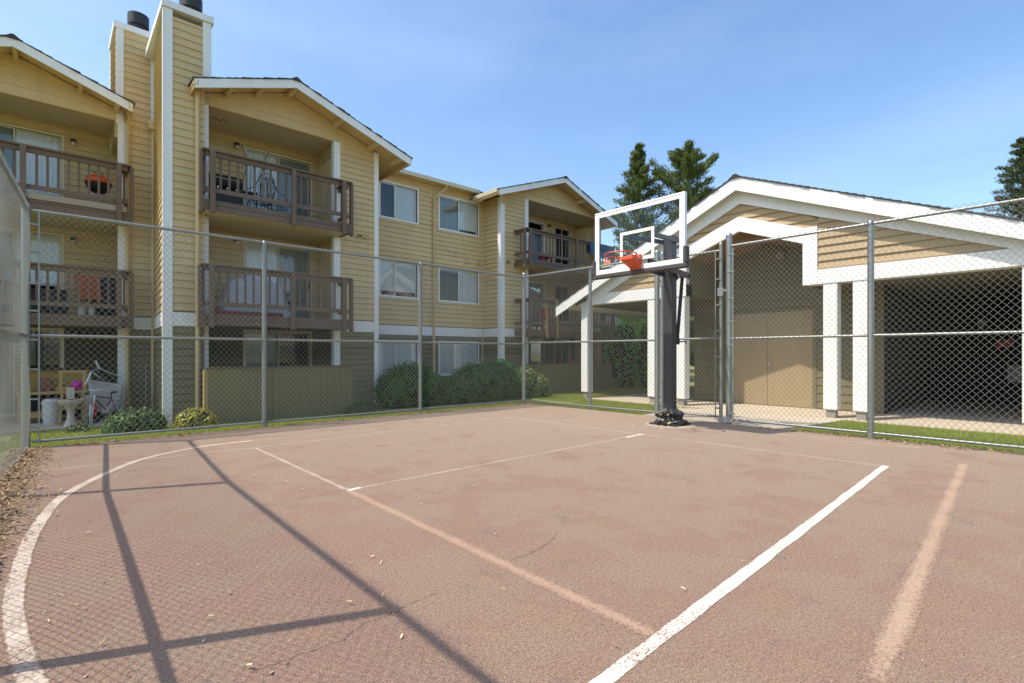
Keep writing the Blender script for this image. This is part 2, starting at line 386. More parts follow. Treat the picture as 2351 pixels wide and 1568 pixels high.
def emit_boards(lst, limit, parent, name='siding_board'):
    lst.sort(key=lambda b: -b[0]); rest = {}
    for i, (_, fr, (za, zb, l0, h0, l1, h1), sm, w, t0, t1, gap) in enumerate(lst):
        rect = abs(l0-l1) < 1e-5 and abs(h0-h1) < 1e-5
        t1_, t0_ = t1, t1 + (t0-t1)*min(1, (zb-za)/.10)
        if i < limit and rect:
            o = bpy.data.objects.new(name, board_mesh(zb-za, sm, t0_, t1_, gap))
            # unit board runs along +X facing -Y; turn it into the wall's frame
            flip = fr.u.cross(Vector((0,0,1))).dot(fr.n) < 0
            u = -fr.u if flip else fr.u
            link(o, w, fr.p(h0 if flip else l0, za)); o.rotation_euler = (0, 0, math.atan2(u.y, u.x)); o.scale = (h0-l0, 1, 1)
        else:
            mb = MB() if i < limit else rest.setdefault(sm, MB())
            g0 = min(gap, (zb-za)*.3)
            mb.add([fr.p(l0,za), fr.p(l0,za+g0,t0_), fr.p(l1,zb,t1_), fr.p(l1,zb), fr.p(h0,za), fr.p(h0,za+g0,t0_), fr.p(h1,zb,t1_), fr.p(h1,zb)],
                   [(0,1,2,3),(7,6,5,4),(0,4,5,1),(1,5,6,2),(2,6,7,3),(3,7,4,0)])
            if i < limit: mb.build(name, sm, w)
    for sm, mb in rest.items(): mb.build(name + 's', sm, parent, kind='stuff')
def bar(parent, name, fr, a0, a1, z0, z1, o0, o1, mt, bevel=0):
    mb = MB(); fr.box(mb, a0, a1, z0, z1, o0, o1); return mb.build(name, mt, parent, bevel=bevel)
def pickets(parent, name, me_cache, key, size, mt, locs, rz=0):   # same box mesh, many places
    if key not in me_cache:
        x, y, z = size; mb = MB().box(-x/2, x/2, -y/2, y/2, 0, z)
        me = bpy.data.meshes.new(name); me.from_pydata(mb.v, [], mb.f); me.update(); me.materials.append(M[mt]); me_cache[key] = me
    for l in locs:
        o = bpy.data.objects.new(name, me_cache[key]); link(o, parent, l); o.rotation_euler.z = rz
PC = {}

# ------------------------------------------------------------------ ground
XS = np.unique(np.concatenate([np.linspace(-700,-20,12), np.linspace(-20,30,101), np.linspace(30,800,14)]))
YS = np.unique(np.concatenate([np.linspace(-700,-20,12), np.linspace(-20,30,101), np.linspace(30,800,14)]))
def gz(x, y):
    d = max(-.42-x, x-8.62, -6-y, y-8.93)
    if d <= 0: return -.16
    t = min(1, d/1.6); dep = .165 if (y > 8.93 or x < 0) and x < 10.5 else .105; return -.03 - dep*t*t*(3-2*t)
V = []; F = []
for j, y in enumerate(YS):
    for i, x in enumerate(XS): V.append((x, y, gz(x, y)))
nx = len(XS)
for j in range(len(YS)-1):
    for i in range(nx-1): F.append((j*nx+i, j*nx+i+1, (j+1)*nx+i+1, (j+1)*nx+i))
ground = struct(mk('ground', V, F, 'lawn', smooth=True)); tag(ground, 'lawn and soil around the fenced court and buildings')
# court slab
court = struct(MB().box(-.42, 8.60, -6.0, 8.90, -.14, 0).build('court', 'court')); tag(court, 'worn reddish asphalt basketball court with faded lines')
def strip(name, pts, w, mt, z=.004, jit=.004, parent=court):
    pts = [Vector((*p, 0)) for p in pts]; dense = []
    for a, b in zip(pts, pts[1:]):
        n = max(1, int((b-a).length/.12))
        dense += [a.lerp(b, i/n) for i in range(n)]
    dense.append(pts[-1]); L = []; Rr = []
    for i, p in enumerate(dense):
        d = (dense[min(i+1, len(dense)-1)] - dense[max(i-1, 0)]).normalized(); s = Vector((-d.y, d.x, 0))
        L.append(p + s*(w/2 + random.uniform(-jit, jit))); Rr.append(p - s*(w/2 + random.uniform(-jit, jit)))
    z = .0008+(z-.004)*.6; v = [(*q.xy, z) for q in L] + [(*q.xy, z) for q in Rr]; n = len(dense)
    o = mk(name, v, [(i, n+i, n+i+1, i+1) for i in range(n-1)], mt, parent)
    uv = o.data.uv_layers.new(name='across')
    for lp in o.data.loops: uv.data[lp.index].uv = ((lp.vertex_index % n)/n, 0.0 if lp.vertex_index < n else 1.0)
    return o
def catmull(P, n=10):
    P = [P[0]] + list(P) + [P[-1]]; out = []
    for i in range(1, len(P)-2):
        p0, p1, p2, p3 = [np.array(q) for q in P[i-1:i+3]]
        for t in np.linspace(0, 1, n, endpoint=False):
            out.append(tuple(.5*((2*p1)+(-p0+p2)*t+(2*p0-5*p1+4*p2-p3)*t*t+(-p0+3*p1-3*p2+p3)*t**3)))
    out.append(tuple(P[-1])); return out
strip('lane_line', [(6.62, 1.375), (1.9, 1.18), (.8, 1.13)], .072, 'pw', .005)
strip('free_throw_line', [(1.92, 7.05), (1.93, 4.34)], .062, 'pfaint', .004)
strip('free_throw_line', [(1.93, 4.30), (1.91, 1.22)], .10, 'ppink', .004)
strip('lane_line', [(6.45, 7.18), (1.96, 7.03), (-.06, 7.10)], .045, 'pfaint', .0045)
strip('lane_line', [(6.05, 4.335), (2.02, 4.30)], .05, 'pfaint', .0045)
strip('lane_line', [(6.55, 4.345), (6.12, 4.335)], .07, 'pw', .0047)
strip('lane_line', [(2.05, 4.30), (1.93, 4.295)], .06, 'pw', .0049)
strip('base_line', [(6.44, 7.16), (6.59, 1.42)], .055, 'pfaint', .004)
strip('worn_patch_line', [(7.37, .83), (5.0, .68), (2.25, .50)], .12, 'pslash', .0045, .003)
arc = catmull([(-.02, 2.2), (-.05, 2.53), (-.09, 2.82), (-.135, 3.33), (-.135, 3.92), (-.08, 4.82), (.11, 5.85), (.64, 6.96), (1.10, 7.40), (1.55, 7.60), (2.05, 7.62)])
strip('arc_line', arc, .085, 'pworn', .0055)
strip('arc_line', [(2.07, 7.62), (4.5, 7.46), (6.3, 7.3)], .04, 'pfaint', .0055)
M['crackm'] = mat('crack', (.05, .04, .032), .95, .3, 20)
def crack(pts, w):
    q = []
    for a, b in zip(pts, pts[1:]):
        for i in range(5):
            t = i/5; q.append((a[0]+(b[0]-a[0])*t+random.uniform(-.009,.009), a[1]+(b[1]-a[1])*t+random.uniform(-.009,.009)))
    q.append(pts[-1]); strip('crack', q, w, 'crackm', .0062, w*.45)
crack([(.55, 2.08), (.662, 2.075), (.794, 2.068), (.901, 2.059), (.989, 2.109), (1.038, 2.129), (1.109, 2.112), (1.198, 2.122), (1.296, 2.139), (1.375, 2.146), (1.442, 2.144)], .002)
crack([(1.962, 2.193), (2.131, 2.204), (2.265, 2.224), (2.384, 2.267), (2.497, 2.327)], .0025)
crack([(1.30, 4.24), (1.56, 4.32), (1.92, 4.27)], .003)
for pts in ([(8.0,3.1),(8.05,2.98),(8.0,2.86),(8.06,2.74)], [(8.12,2.62),(8.1,2.4),(8.14,2.32)], [(8.1,2.2),(8.12,1.9),(8.1,1.75)], [(8.18,1.6),(8.2,1.35)], [(7.35,4.9),(7.42,4.7)], [(7.25,4.62),(7.3,4.5),(7.22,4.44)], [(7.3,5.05),(7.2,4.98)]):
    strip('chalk_mark', pts, .016, 'pw', .0052, .003)
# concrete apron and walkway on the garage side
conc = struct(MB().box(11.66, 19.5, -3, 9.75, -.30, -.125).build('concrete_apron', 'concrete')); tag(conc, 'pale concrete apron under and before the carport')
pw_ = MB(); pw_.hexa([(8.66,3.25,-.3),(11.655,3.1,-.3),(11.655,6.6,-.3),(8.66,5.75,-.3)], [(8.66,3.25,-.012),(11.655,3.1,-.122),(11.655,6.6,-.122),(8.66,5.75,-.012)])
walk = struct(pw_.build('walkway', 'concrete')); tag(walk, 'short concrete walkway from the court gate to the garage')
slab = struct(MB().box(-4.2, 1.55, 12.45, 15.5, -.35, -.165).build('patio_slab', 'concrete')); tag(slab, 'concrete patio slab under the left balconies')
mul = MB()
for k in range(40):
    a = 2*math.pi*k/40; mul.v.append((8.4+3.0*math.cos(a), 11.75+.95*math.sin(a)*(1+.1*math.sin(5*a)), -.178))
mul.f.append(tuple(range(40))); struct(tag(mul.build('planting_bed', 'mulch'), 'bare soil bed under the laurel shrubs'))

# ------------------------------------------------------------------ apartment building
apt = thing('apartment_building', (6, 14, -.2), 'three-storey tan lap-sided apartment building with brown balconies and white trim', 'building')
Z1, Z2, Z3 = -.165, 1.98, 4.24       # floor tops
BAND0, BAND1 = 1.75, 2.02
def sid(z): return 'olive' if z < 1.80 else 'tan'
def window(parent, fr, a0, a1, z0, z1, split=.5, left='dark', right='blind', trim='vinyl', name='window', tw=.045, lfill=1, rfill=1, door=False):
    mb = MB(); w = tw
    for q in ((a0-w, a1+w, z1, z1+w), (a0-w, a1+w, z0-w, z0), (a0-w, a0, z0, z1), (a1, a1+w, z0, z1)):
        fr.box(mb, *q, -.05, .032)
    win = mb.build(name, trim, parent)
    s = a0+(a1-a0)*split
    sash = MB(); t = .028
    for b0, b1, o in ((a0+.002, s+.015, -.012), (s-.015, a1-.002, -.034)):
        for q in ((b0, b1, z1-t, z1-.002), (b0, b1, z0+.002, z0+t), (b0, b0+t, z0+t, z1-t), (b1-t, b1, z0+t, z1-t)): fr.box(sash, *q, o-.02, o)
    sash.build('sash', trim, win)
    for b0, b1, o in ((a0+t, s-.013, -.025), (s+.013, a1-t, -.047)):
        p = MB(); fr.box(p, b0, b1, z0+t, z1-t, o-.003, o); p.build('pane', 'glass', win)
    box = MB(); A = [fr.p(a0-.02, z0-.02, -.36), fr.p(a1+.02, z0-.02, -.36), fr.p(a1+.02, z1+.02, -.36), fr.p(a0-.02, z1+.02, -.36)]
    B = [fr.p(a0-.02, z0-.02, -.051), fr.p(a1+.02, z0-.02, -.051), fr.p(a1+.02, z1+.02, -.051), fr.p(a0-.02, z1+.02, -.051)]
    box.add(A+B, [(0,1,2,3),(0,4,5,1),(1,5,6,2),(2,6,7,3),(3,7,4,0)]); box.build('dark_room', 'dark', win)
    for kind, b0, b1, fill in ((left, a0, s, lfill), (right, s, a1, rfill)):
        if kind == 'dark': continue
        bl = MB(); zb = z1-(z1-z0)*fill
        if kind == 'blind':
            n = max(3, int((z1-zb)/.045))
            for i in range(n):
                z = zb + (z1-zb)*i/n; h = (z1-zb)/n
                bl.hexa([fr.p(b0+.01,z,-.062), fr.p(b1-.01,z,-.062), fr.p(b1-.01,z+h*.98,-.075), fr.p(b0+.01,z+h*.98,-.075)],
                        [fr.p(b0+.01,z,-.059), fr.p(b1-.01,z,-.059), fr.p(b1-.01,z+h*.98,-.072), fr.p(b0+.01,z+h*.98,-.072)])
            bl.build('blind', 'blind', win)
        else:
            n = max(8, int((b1-b0)/.03)); pts = []
            for i in range(n+1):
                u = b0+.01+(b1-b0-.02)*i/n; o = -.075+.014*math.sin(i*1.9)
                pts += [fr.p(u, zb+.01, o), fr.p(u, z1, o)]
            bl.add(pts, [(2*i, 2*i+2, 2*i+3, 2*i+1) for i in range(n)]); bl.build('curtain', 'curtain' if kind == 'curtain' else 'greycurtain', win, smooth=True)
    if door:
        h = MB(); fr.box(h, a1-.035, a1-.012, z0+.85, z0+1.05, .0, .03); h.build('door_handle', 'black', win)
    return win
def lamp(parent, fr, a, z):
    mb = MB(); c = fr.p(a, z, .02); mb.tube(fr.p(a,z+.03,.0), fr.p(a,z+.03,.04), .05, 10); mb.tube(fr.p(a,z+.05,.09), fr.p(a,z-.02,.09), .045, 10); mb.tube(fr.p(a,z+.04,.03), fr.p(a,z+.04,.09), .02, 8)
    l = mb.build('wall_lamp', 'black', parent)
    g = MB(); g.tube(fr.p(a,z-.02,.09), fr.p(a,z-.09,.09), .038, 10, .03); g.build('lamp_glass', 'lampg', l)
def vent(parent, fr, a, z, w=.15, h=.14, mt='tan', dark=False):
    mb = MB(); fr.box(mb, a-w/2, a+w/2, z+h*.72, z+h, .0, .05); fr.box(mb, a-w/2, a-w/2+.014, z, z+h*.72, .0, .045); fr.box(mb, a+w/2-.014, a+w/2, z, z+h*.72, .0, .045); fr.box(mb, a-w/2, a+w/2, z, z+.02, 0, .045)
    v = mb.build('vent_hood', mt, parent)
    if dark: q = MB(); fr.box(q, a-w/2+.015, a+w/2-.015, z+.022, z+h*.7, .022, .026); q.build('vent_grille', 'black', v)
    else:
        q = MB()
        for k in range(3): fr.box(q, a-w/2+.015, a+w/2-.015, z+.03+k*.03, z+.045+k*.03, .02, .032)
        q.build('vent_grille', mt, v)
def balcony(x0, x1, yf, yb, zb, zt, zr, posts, label, deckmat='brown', ends=(True, True)):
    fr = FX(yf)
    dk = MB(); dk.box(x0+.03, x1-.03, yf+.03, yb, zb+.045, zt-.005); B = dk.build('balcony', deckmat, apt); B['label'] = label
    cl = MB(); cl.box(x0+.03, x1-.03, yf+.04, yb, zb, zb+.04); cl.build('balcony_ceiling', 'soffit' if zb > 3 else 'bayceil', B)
    h = (zt-zb)
    bar(B, 'rim_board', fr, x0, x1, zb-.01, zb+h*.52, -.03, 0, 'brown'); bar(B, 'rim_board', fr, x0, x1, zb+h*.52+.006, zt+.015, -.03, .004, 'brown')
    for xe, s in ((x0, -1), (x1, 1)):
        q = MB(); q.box(xe-.03 if s < 0 else xe+.001, xe-.001 if s < 0 else xe+.03, yf-.002, yb+.12, zb-.01, zt+.015); q.build('rim_board', 'brown', B)
    # cap, sub rails
    bar(B, 'cap_rail', fr, x0-.06, x1+.06, zr-.035, zr, -.09, .055, 'brown', .004)
    zs0, zs1 = zr-.135, zr-.037; zl0, zl1 = zt+.17, zt+.26
    bar(B, 'upper_rail', fr, x0+.02, x1-.02, zs0, zs1, -.035, 0, 'brown'); bar(B, 'lower_rail', fr, x0+.02, x1-.02, zl0, zl1, -.035, 0, 'brown')
    for p in posts: bar(B, 'railing_post', fr, p-.045, p+.045, zb-.06, zr-.036, .003, .078, 'brown', .004)
    xs = x0+.13
    L = []
    while xs < x1-.1:
        if min(abs(xs-p) for p in posts) > .075: L.append((xs, yf+.0445, zl1-.02))
        xs += .158
    pickets(B, 'baluster', PC, ('bal', round(zs0-zl1, 3)), (.042, .016, zs0-zl1+.04), 'brown', L)
    for xe, s, on in ((x0, -1, ends[0]), (x1, 1, ends[1])):
        if not on: continue
        fe = Frame((xe, 0), (0, 1), (s, 0))
        bar(B, 'railing_post', fe, yf+.0, yf+.09, zb-.06, zr-.036, .032, .10, 'brown', .004)
        bar(B, 'cap_rail', fe, yf+.095, yb+.1, zr-.035, zr, -.09, .055, 'brown'); bar(B, 'upper_rail', fe, yf+.04, yb+.1, zs0, zs1, -.035, 0, 'brown'); bar(B, 'lower_rail', fe, yf+.04, yb+.1, zl0, zl1, -.035, 0, 'brown')
        pickets(B, 'baluster', PC, ('balx', round(zs0-zl1, 3)), (.016, .042, zs0-zl1+.04), 'brown', [(xe-s*.0445, yf+.2+.15*k, zl1-.02) for k in range(int((yb-yf)/.15)-1)])
    return B
def patio_wall(parent, x0, x1, y, z0, z1, ends=True):
    fr = FX(y); w = MB().box(x0, x1, y, y+.08, z0, z1-.03).build('patio_wall', 'patio', parent)
    n = int((x1-x0)/.148); d = (x1-x0)/n
    pickets(w, 'plank', PC, ('plank', round(d, 4), round(z1-z0, 3)), (d-.007, .016, z1-z0-.035), 'patio', [(x0+d*(i+.5), y-.008, z0) for i in range(n)])
    bar(w, 'wall_cap', fr, x0-.03, x1+.03, z1-.03, z1+.006, -.12, .035, 'brown')
    return w

# -- roofs: gable roofs with ridge along Y
def gable_roof(xl, xp, xr, zp, sl, y0, y1, wally, look_l, look_r, fasc=.19, th=.05):
    zl, zr_ = zp-sl*(xp-xl), zp-sl*(xr-xp)
    rf = MB()
    for xa, za in ((xl, zl), (xr, zr_)):
        rf.hexa([(xa,y0,za-th),(xp,y0,zp-th),(xp,y1,zp-th),(xa,y1,za-th)], [(xa,y0,za-.012),(xp,y0,zp-.012),(xp,y1,zp-.012),(xa,y1,za-.012)])
    roof = rf.build('roof', 'tansoffit', apt)
    for xa, za in ((xl, zl), (xr, zr_)):
        f = MB(); f.hexa([(xa,y0-.035,za-fasc),(xp,y0-.035,zp-fasc),(xp,y0-.035,zp-.013),(xa,y0-.035,za-.013)], [(xa,y0,za-fasc),(xp,y0,zp-fasc),(xp,y0,zp-.013),(xa,y0,za-.013)]); f.build('fascia', 'white', roof)
        # shingle courses: strips across the slope, stepped, with a jagged front edge
        run = abs(xp-xa); sgn = 1 if xa < xp else -1; n = max(4, int(run/.135)); mb = MB()
        for k in range(n+1):
            u0 = run*k/n; u1 = min(run, run*(k+1)/n+.03); 
            xa0 = xa+sgn*(u0-.05*(k == 0)); xa1 = xa+sgn*u1; e = random.uniform(.03, .075)
            z_0 = zp-sl*abs(xp-xa0); z_1 = zp-sl*abs(xp-xa1)
            if u1-u0 < .02: continue
            mb.hexa([(xa0,y0-e,z_0-.008),(xa1,y0-e,z_1-.008),(xa1,y1,z_1-.008),(xa0,y1,z_0-.008)], [(xa0,y0-e,z_0+.022),(xa1,y0-e,z_1+.006),(xa1,y1,z_1+.006),(xa0,y1,z_0+.022)])
        mb.build('shingles', 'shingle', roof, kind='stuff')
        # lookout beams carrying the overhang
        for u in (look_l if xa < xp else look_r):
            x = xp + (-u if xa < xp else u); z = zp-sl*u
            q = MB(); q.box(x-.035, x+.035, y0+.002, wally-.001, z-th-.12-.035*sl, z-th-.002-.035*sl); q.build('lookout_beam', 'tansoffit', roof)
        # eave fascia
        q = MB(); q.box(xa-.02 if sgn > 0 else xa+.001, xa-.001 if sgn > 0 else xa+.02, y0-.033, y1, za-fasc+.01, za-.013); q.build('eave_board', 'tansoffit', roof)
    c = MB(); c.hexa([(xp-.13,y0-.07,zp-.13*sl),(xp+.13,y0-.07,zp-.13*sl),(xp+.13,y1,zp-.13*sl),(xp-.13,y1,zp-.13*sl)], [(xp-.02,y0-.07,zp+.035),(xp+.02,y0-.07,zp+.035),(xp+.02,y1,zp+.035),(xp-.02,y1,zp+.035)]); c.build('ridge_cap', 'shingle', roof)
    return roof
def gutter(parent, p, q, mt='tan', up=.105, w=.09):
    p, q = Vector(p), Vector(q); d = (q-p).normalized(); s = Vector((d.y, -d.x, 0))*w; z = Vector((0,0,up)); t = Vector((0,0,.012))
    mb = MB(); mb.hexa([p, q, q+s*.75, p+s*.75], [p+t, q+t, q+s*.75+t, p+s*.75+t])
    mb.hexa([p+s*.75, q+s*.75, q+s, p+s], [p+s*.72+z*.5, q+s*.72+z*.5, q+s*1.04+z*.55, p+s*1.04+z*.55])
    mb.hexa([p+s*.9+z*.55, q+s*.9+z*.55, q+s*1.1+z*.55, p+s*1.1+z*.55], [p+s*.9+z, q+s*.9+z, q+s*1.14+z, p+s*1.14+z])
    return mb.build('gutter', mt, parent)
def downspout(parent, pts, mt='tan'):
    mb = MB(); mb.path(pts, .045, 4); return mb.build('downspout', mt, parent)

# ---- middle unit
YW, YB, YK = 12.1, 11.5, 13.4
fw = FX(YW)
zroofm = lambda x: 7.19 - .345*abs(x-3.98)
wall(apt, fw, [(-.2, 5.23, 6.13), (6.36, 5.23, 6.13)], siding=lambda z: None if BAND0-.02 < z < BAND1-.01 else sid(z))
wall(apt, fw, [(6.36, 2.12, 6.25), (6.365, 2.12, 6.25), (zroofm(6.25)-.05, 2.12, 6.25), (zroofm(2.12)-.05, 2.12, 3.98+(7.19-zroofm(2.12))/.345), (7.14, 3.96, 4.0)], expo=.205, t0=.02)
wall(apt, fw, [(-.2, 2.12, 2.28), (6.36, 2.12, 2.28)], siding=sid)
bar(apt, 'corner_board', fw, 6.13, 6.25, -.2, 6.36, -.1, .035, 'white'); bar(apt, 'band_board', fw, 5.23, 6.128, BAND0, BAND1, 0, .028, 'white')
for a, b in ((2.28, 2.41), (5.07, 5.23)):
    for z0, z1 in ((-.2, 1.77), (1.78, 4.04), (4.05, 6.36)): bar(apt, 'corner_post', fw, a, b, z0, z1, -.13, .03, 'white')
fk = FX(YK)
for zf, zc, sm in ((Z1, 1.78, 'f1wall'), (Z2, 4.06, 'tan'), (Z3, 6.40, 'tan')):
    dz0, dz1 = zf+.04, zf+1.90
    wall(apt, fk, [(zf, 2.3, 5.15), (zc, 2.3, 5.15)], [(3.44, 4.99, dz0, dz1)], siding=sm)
    k = {Z1: ('greycurtain', 'dark'), Z2: ('curtain', 'greycurtain'), Z3: ('curtain', 'greycurtain')}[zf]
    window(apt, fk, 3.44, 4.99, dz0, dz1, .5, *k, trim='almond', name='sliding_door', door=True)
    if zf > 0: lamp(apt, fk, 3.25, zf+1.9)
    fi = FY(5.16)
    wall(apt, fi, [(zf, YW+.13, YK), (zc, YW+.13, YK)], [(12.45, 13.25, zf+.02, zf+1.85)], siding=sm)
    d = MB(); fi.box(d, 12.46, 13.24, zf+.02, zf+1.84, -.06, .012); dd = d.build('storage_door', 'tan' if zf > 0 else 'f1wall', apt)
    h = MB(); h.lathe([(0,0),(.016,.0),(.016,.03),(.03,.04),(.03,.06),(0,.07)], fi.p(12.55, zf+.9, .085), 10, 'x'); h.build('door_knob', 'steel', dd)
    il = Frame((2.29, 0), (0, -1), (1, 0)); wall(apt, il, [(zf, -YK, -YW-.13), (zc, -YK, -YW-.13)], siding=sm)
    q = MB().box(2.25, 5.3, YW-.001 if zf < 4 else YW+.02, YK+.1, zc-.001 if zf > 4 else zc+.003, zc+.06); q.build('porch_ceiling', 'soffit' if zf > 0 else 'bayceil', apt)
    if zf > 0: MB().box(2.25, 5.25, YW+.01, YK+.1, zf-.12, zf-.01).build('porch_floor', 'greywood', apt)
MB().box(2.2, 5.3, YB+.2, YK+.1, -.3, -.17).build('porch_floor', 'concrete', apt)
bm3 = balcony(2.23, 5.21, YB, YW, 4.05, Z3, 5.25, (2.36, 3.92, 5.06), 'brown railed top balcony beside the tall chimneys, holding black chairs')
bm2 = balcony(2.21, 5.21, YB, YW, 1.78, Z2, 2.98, (2.34, 3.90, 5.06), 'brown railed middle balcony above the olive patio wall, holding a tarp')
patio_wall(apt, 2.24, 5.2, 11.32, -.22, .93)
MB().box(2.18, 2.24, 11.3, 11.42, -.22, .88).build('patio_post', 'wood', apt)
r1 = gable_roof(2.06, 3.98, 6.84, 7.22, .345, YB, 20, YW, (.65, 1.25), (0.02, 1.1, 2.0, 2.65))
downspout(apt, [(2.15, 11.80, 6.45), (2.17, 11.83, 6.3), (2.17, 11.83, -.15)])
gutter(apt, (2.02, 11.46, 6.43), (2.02, 11.95, 6.43), 'tan')
for x in (5.74, 5.93): vent(apt, fw, x, 4.10, .14, .13, 'tan', x < 5.8)
vent(apt, fw, 5.55, 1.80, .15, .18, 'white')
# hook for a hanging basket
hk = MB(); hk.path([(2.42, YW, 6.12), (2.52, YW-.03, 6.14), (2.60, YW-.06, 6.08), (2.68, YW-.09, 6.12), (2.72, YW-.1, 6.06)], .008, 5); hk.build('scroll_hook', 'black', apt)

# ---- chimney beside the middle unit
def chimney(x0, x1, y0, y1, ztop, xb):
    """front face at y0, left side runs back to (xb, y1)"""
    fc = FX(y0)
    wall(apt, fc, [(-.2, x0+.11, x1-.1), (ztop-.12, x0+.11, x1-.1)], siding=lambda z: None if BAND0-.02 < z < BAND1-.01 else sid(z), expo=.15, back=.3)
    bar(apt, 'corner_board', fc, x0, x0+.13, -.2, ztop-.01, -.06, .032, 'white'); bar(apt, 'corner_board', fc, x1-.13, x1+.02, 6.62, ztop-.01, -.06, .032, 'white')
    bar(apt, 'band_board', fc, x0+.132, x1-.1, BAND0, BAND1, 0, .027, 'white')
    bar(apt, 'chimney_cap_board', fc, x0-.05, x1+.06, ztop, ztop+.13, -(y1-y0), .065, 'white')
    fs = Frame((x0, y0), (xb-x0, y1-y0), (-1, (xb-x0)/(y1-y0)))
    L = math.hypot(xb-x0, y1-y0)
    wall(apt, fs, [(-.2, .05, L), (ztop-.12, .05, L)], siding=lambda z: None if BAND0-.02 < z < BAND1-.01 else sid(z), expo=.15)
    bar(apt, 'corner_board', fs, -.03, .10, -.2, ztop-.01, .0, .03, 'white'); bar(apt, 'band_board', fs, .102, L, BAND0, BAND1, 0, .027, 'white')
    MB().box(xb, x1-.02, y0+.28, y1, 5.5, ztop).build('chimney_body', 'tan', apt)
    cx, cy = (x0+x1)/2+.15, y0+.55
    f = MB(); f.lathe([(.15,0),(.15,.16),(.20,.17),(.20,.21),(.165,.215),(.165,.30),(.21,.31),(.21,.56),(.19,.57),(0,.57)], (cx, cy, ztop+.13), 24); f.build('flue_cap', 'black', apt, smooth=True)
chimney(1.62, 2.40, 11.9, 14.25, 7.95, 1.76)
# ---- left unit
YLW, YLB, YLK = 14.25, 13.65, 15.55
fl = FX(YLW)
wall(apt, fl, [(-.2, 1.21, 1.74), (6.3, 1.21, 1.74)], siding=lambda z: None if BAND0-.02 < z < BAND1-.01 else sid(z), expo=.15)
bar(apt, 'band_board', fl, 1.21, 1.74, BAND0, BAND1, 0, .028, 'white')
wall(apt, fl, [(6.3, 1.17, 1.70), (8.42, 1.17, 1.70)], siding='tan', expo=.15, back=.3)
bar(apt, 'corner_board', fl, 1.05, 1.18, 6.3, 8.42, -.06, .032, 'white'); bar(apt, 'corner_board', fl, 1.68, 1.76, 6.3, 8.42, -.06, .032, 'white')
bar(apt, 'chimney_cap_board', fl, 1.0, 1.79, 8.42, 8.55, -1.2, .06, 'white')
fs = Frame((1.05, YLW), (0, 1), (-1, 0)); wall(apt, fs, [(6.0, .02, 1.2), (8.42, .02, 1.2)], siding='tan', expo=.15)
bar(apt, 'corner_board', fs, 1.1, 1.2, 6, 8.42, 0, .03, 'white')
f = MB(); f.lathe([(.15,0),(.15,.16),(.20,.17),(.20,.21),(.165,.215),(.165,.30),(.21,.31),(.21,.56),(.19,.57),(0,.57)], (1.5, YLW+.5, 8.55), 24); f.build('flue_cap', 'black', apt, smooth=True)
for z0, z1 in ((-.2, 1.77), (1.78, 4.04), (4.05, 6.36)): bar(apt, 'corner_post', fl, 1.08, 1.21, z0, z1, -.13, .03, 'white')
zroofl = lambda x: 7.23 - .36*abs(x+.56)
wall(apt, fl, [(6.36, -4.2, 1.22), (zroofl(1.22)-.05, -4.2+((zroofl(1.22)-.05)-6.36)*0, 1.22), (7.17, -.6, -.54)], expo=.205, t0=.02)
fk = FX(YLK)
for zf, zc, sm in ((Z1, 1.78, 'f1wall'), (Z2, 4.06, 'tan'), (Z3, 6.40, 'tan')):
    dz0, dz1 = zf+.04, zf+1.90
    wall(apt, fk, [(zf, -4.2, 1.3), (zc, -4.2, 1.3)], [(-1.4, .16, dz0, dz1)], siding=sm)
    k = {Z1: ('greycurtain', 'dark'), Z2: ('dark', 'curtain'), Z3: ('greycurtain', 'curtain')}[zf]
    window(apt, fk, -1.4, .16, dz0, dz1, .5, *k, trim='almond', name='sliding_door', rfill=.62 if zf == Z2 else 1)
    lamp(apt, fk, .36, zf+1.84)
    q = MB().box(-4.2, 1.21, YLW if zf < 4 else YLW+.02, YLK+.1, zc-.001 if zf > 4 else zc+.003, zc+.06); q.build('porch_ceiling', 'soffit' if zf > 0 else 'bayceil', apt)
    if zf > 0: MB().box(-4.2, 1.2, YLW+.01, YLK+.1, zf-.12, zf-.01).build('porch_floor', 'greywood', apt)
    ir = FY(1.2); wall(apt, ir, [(zf, YLW+.13, YLK), (zc, YLW+.13, YLK)], siding=sm)
bl3 = balcony(-3.2, 1.21, YLB, YLW, 4.05, Z3, 5.25, (-1.8, -.42, 1.05), 'brown railed top balcony at the far left with an orange kettle grill', ends=(False, True))
bar(bl3, 'repair_board', FX(YLB), -.36, 1.18, Z3-.02, Z3+.10, .007, .03, 'greywood')
bl2 = balcony(-3.2, 1.21, YLB, YLW, 1.78, Z2, 2.98, (-1.8, -.42, 1.05), 'brown railed middle balcony at the far left above the cluttered patio', ends=(False, True))
gable_roof(-4.6, -.56, 1.28, 7.26, .36, YLB, 20, YLW, (.9, 1.9), (.02, 1.0, 1.6))
downspout(apt, [(1.27, 13.9, 6.5), (1.25, 14.17, 6.3), (1.25, 14.18, -.15)])
gutter(apt, (1.31, 14.22, 6.46), (1.31, 13.6, 6.46), 'tan')
downspout(apt, [(1.72, 14.16, 6.35), (1.72, 14.19, -.15)], 'tan'); MB().box(1.62, 1.78, 14.05, 14.2, 6.3, 6.47).build('rainwater_box', 'tan', apt)
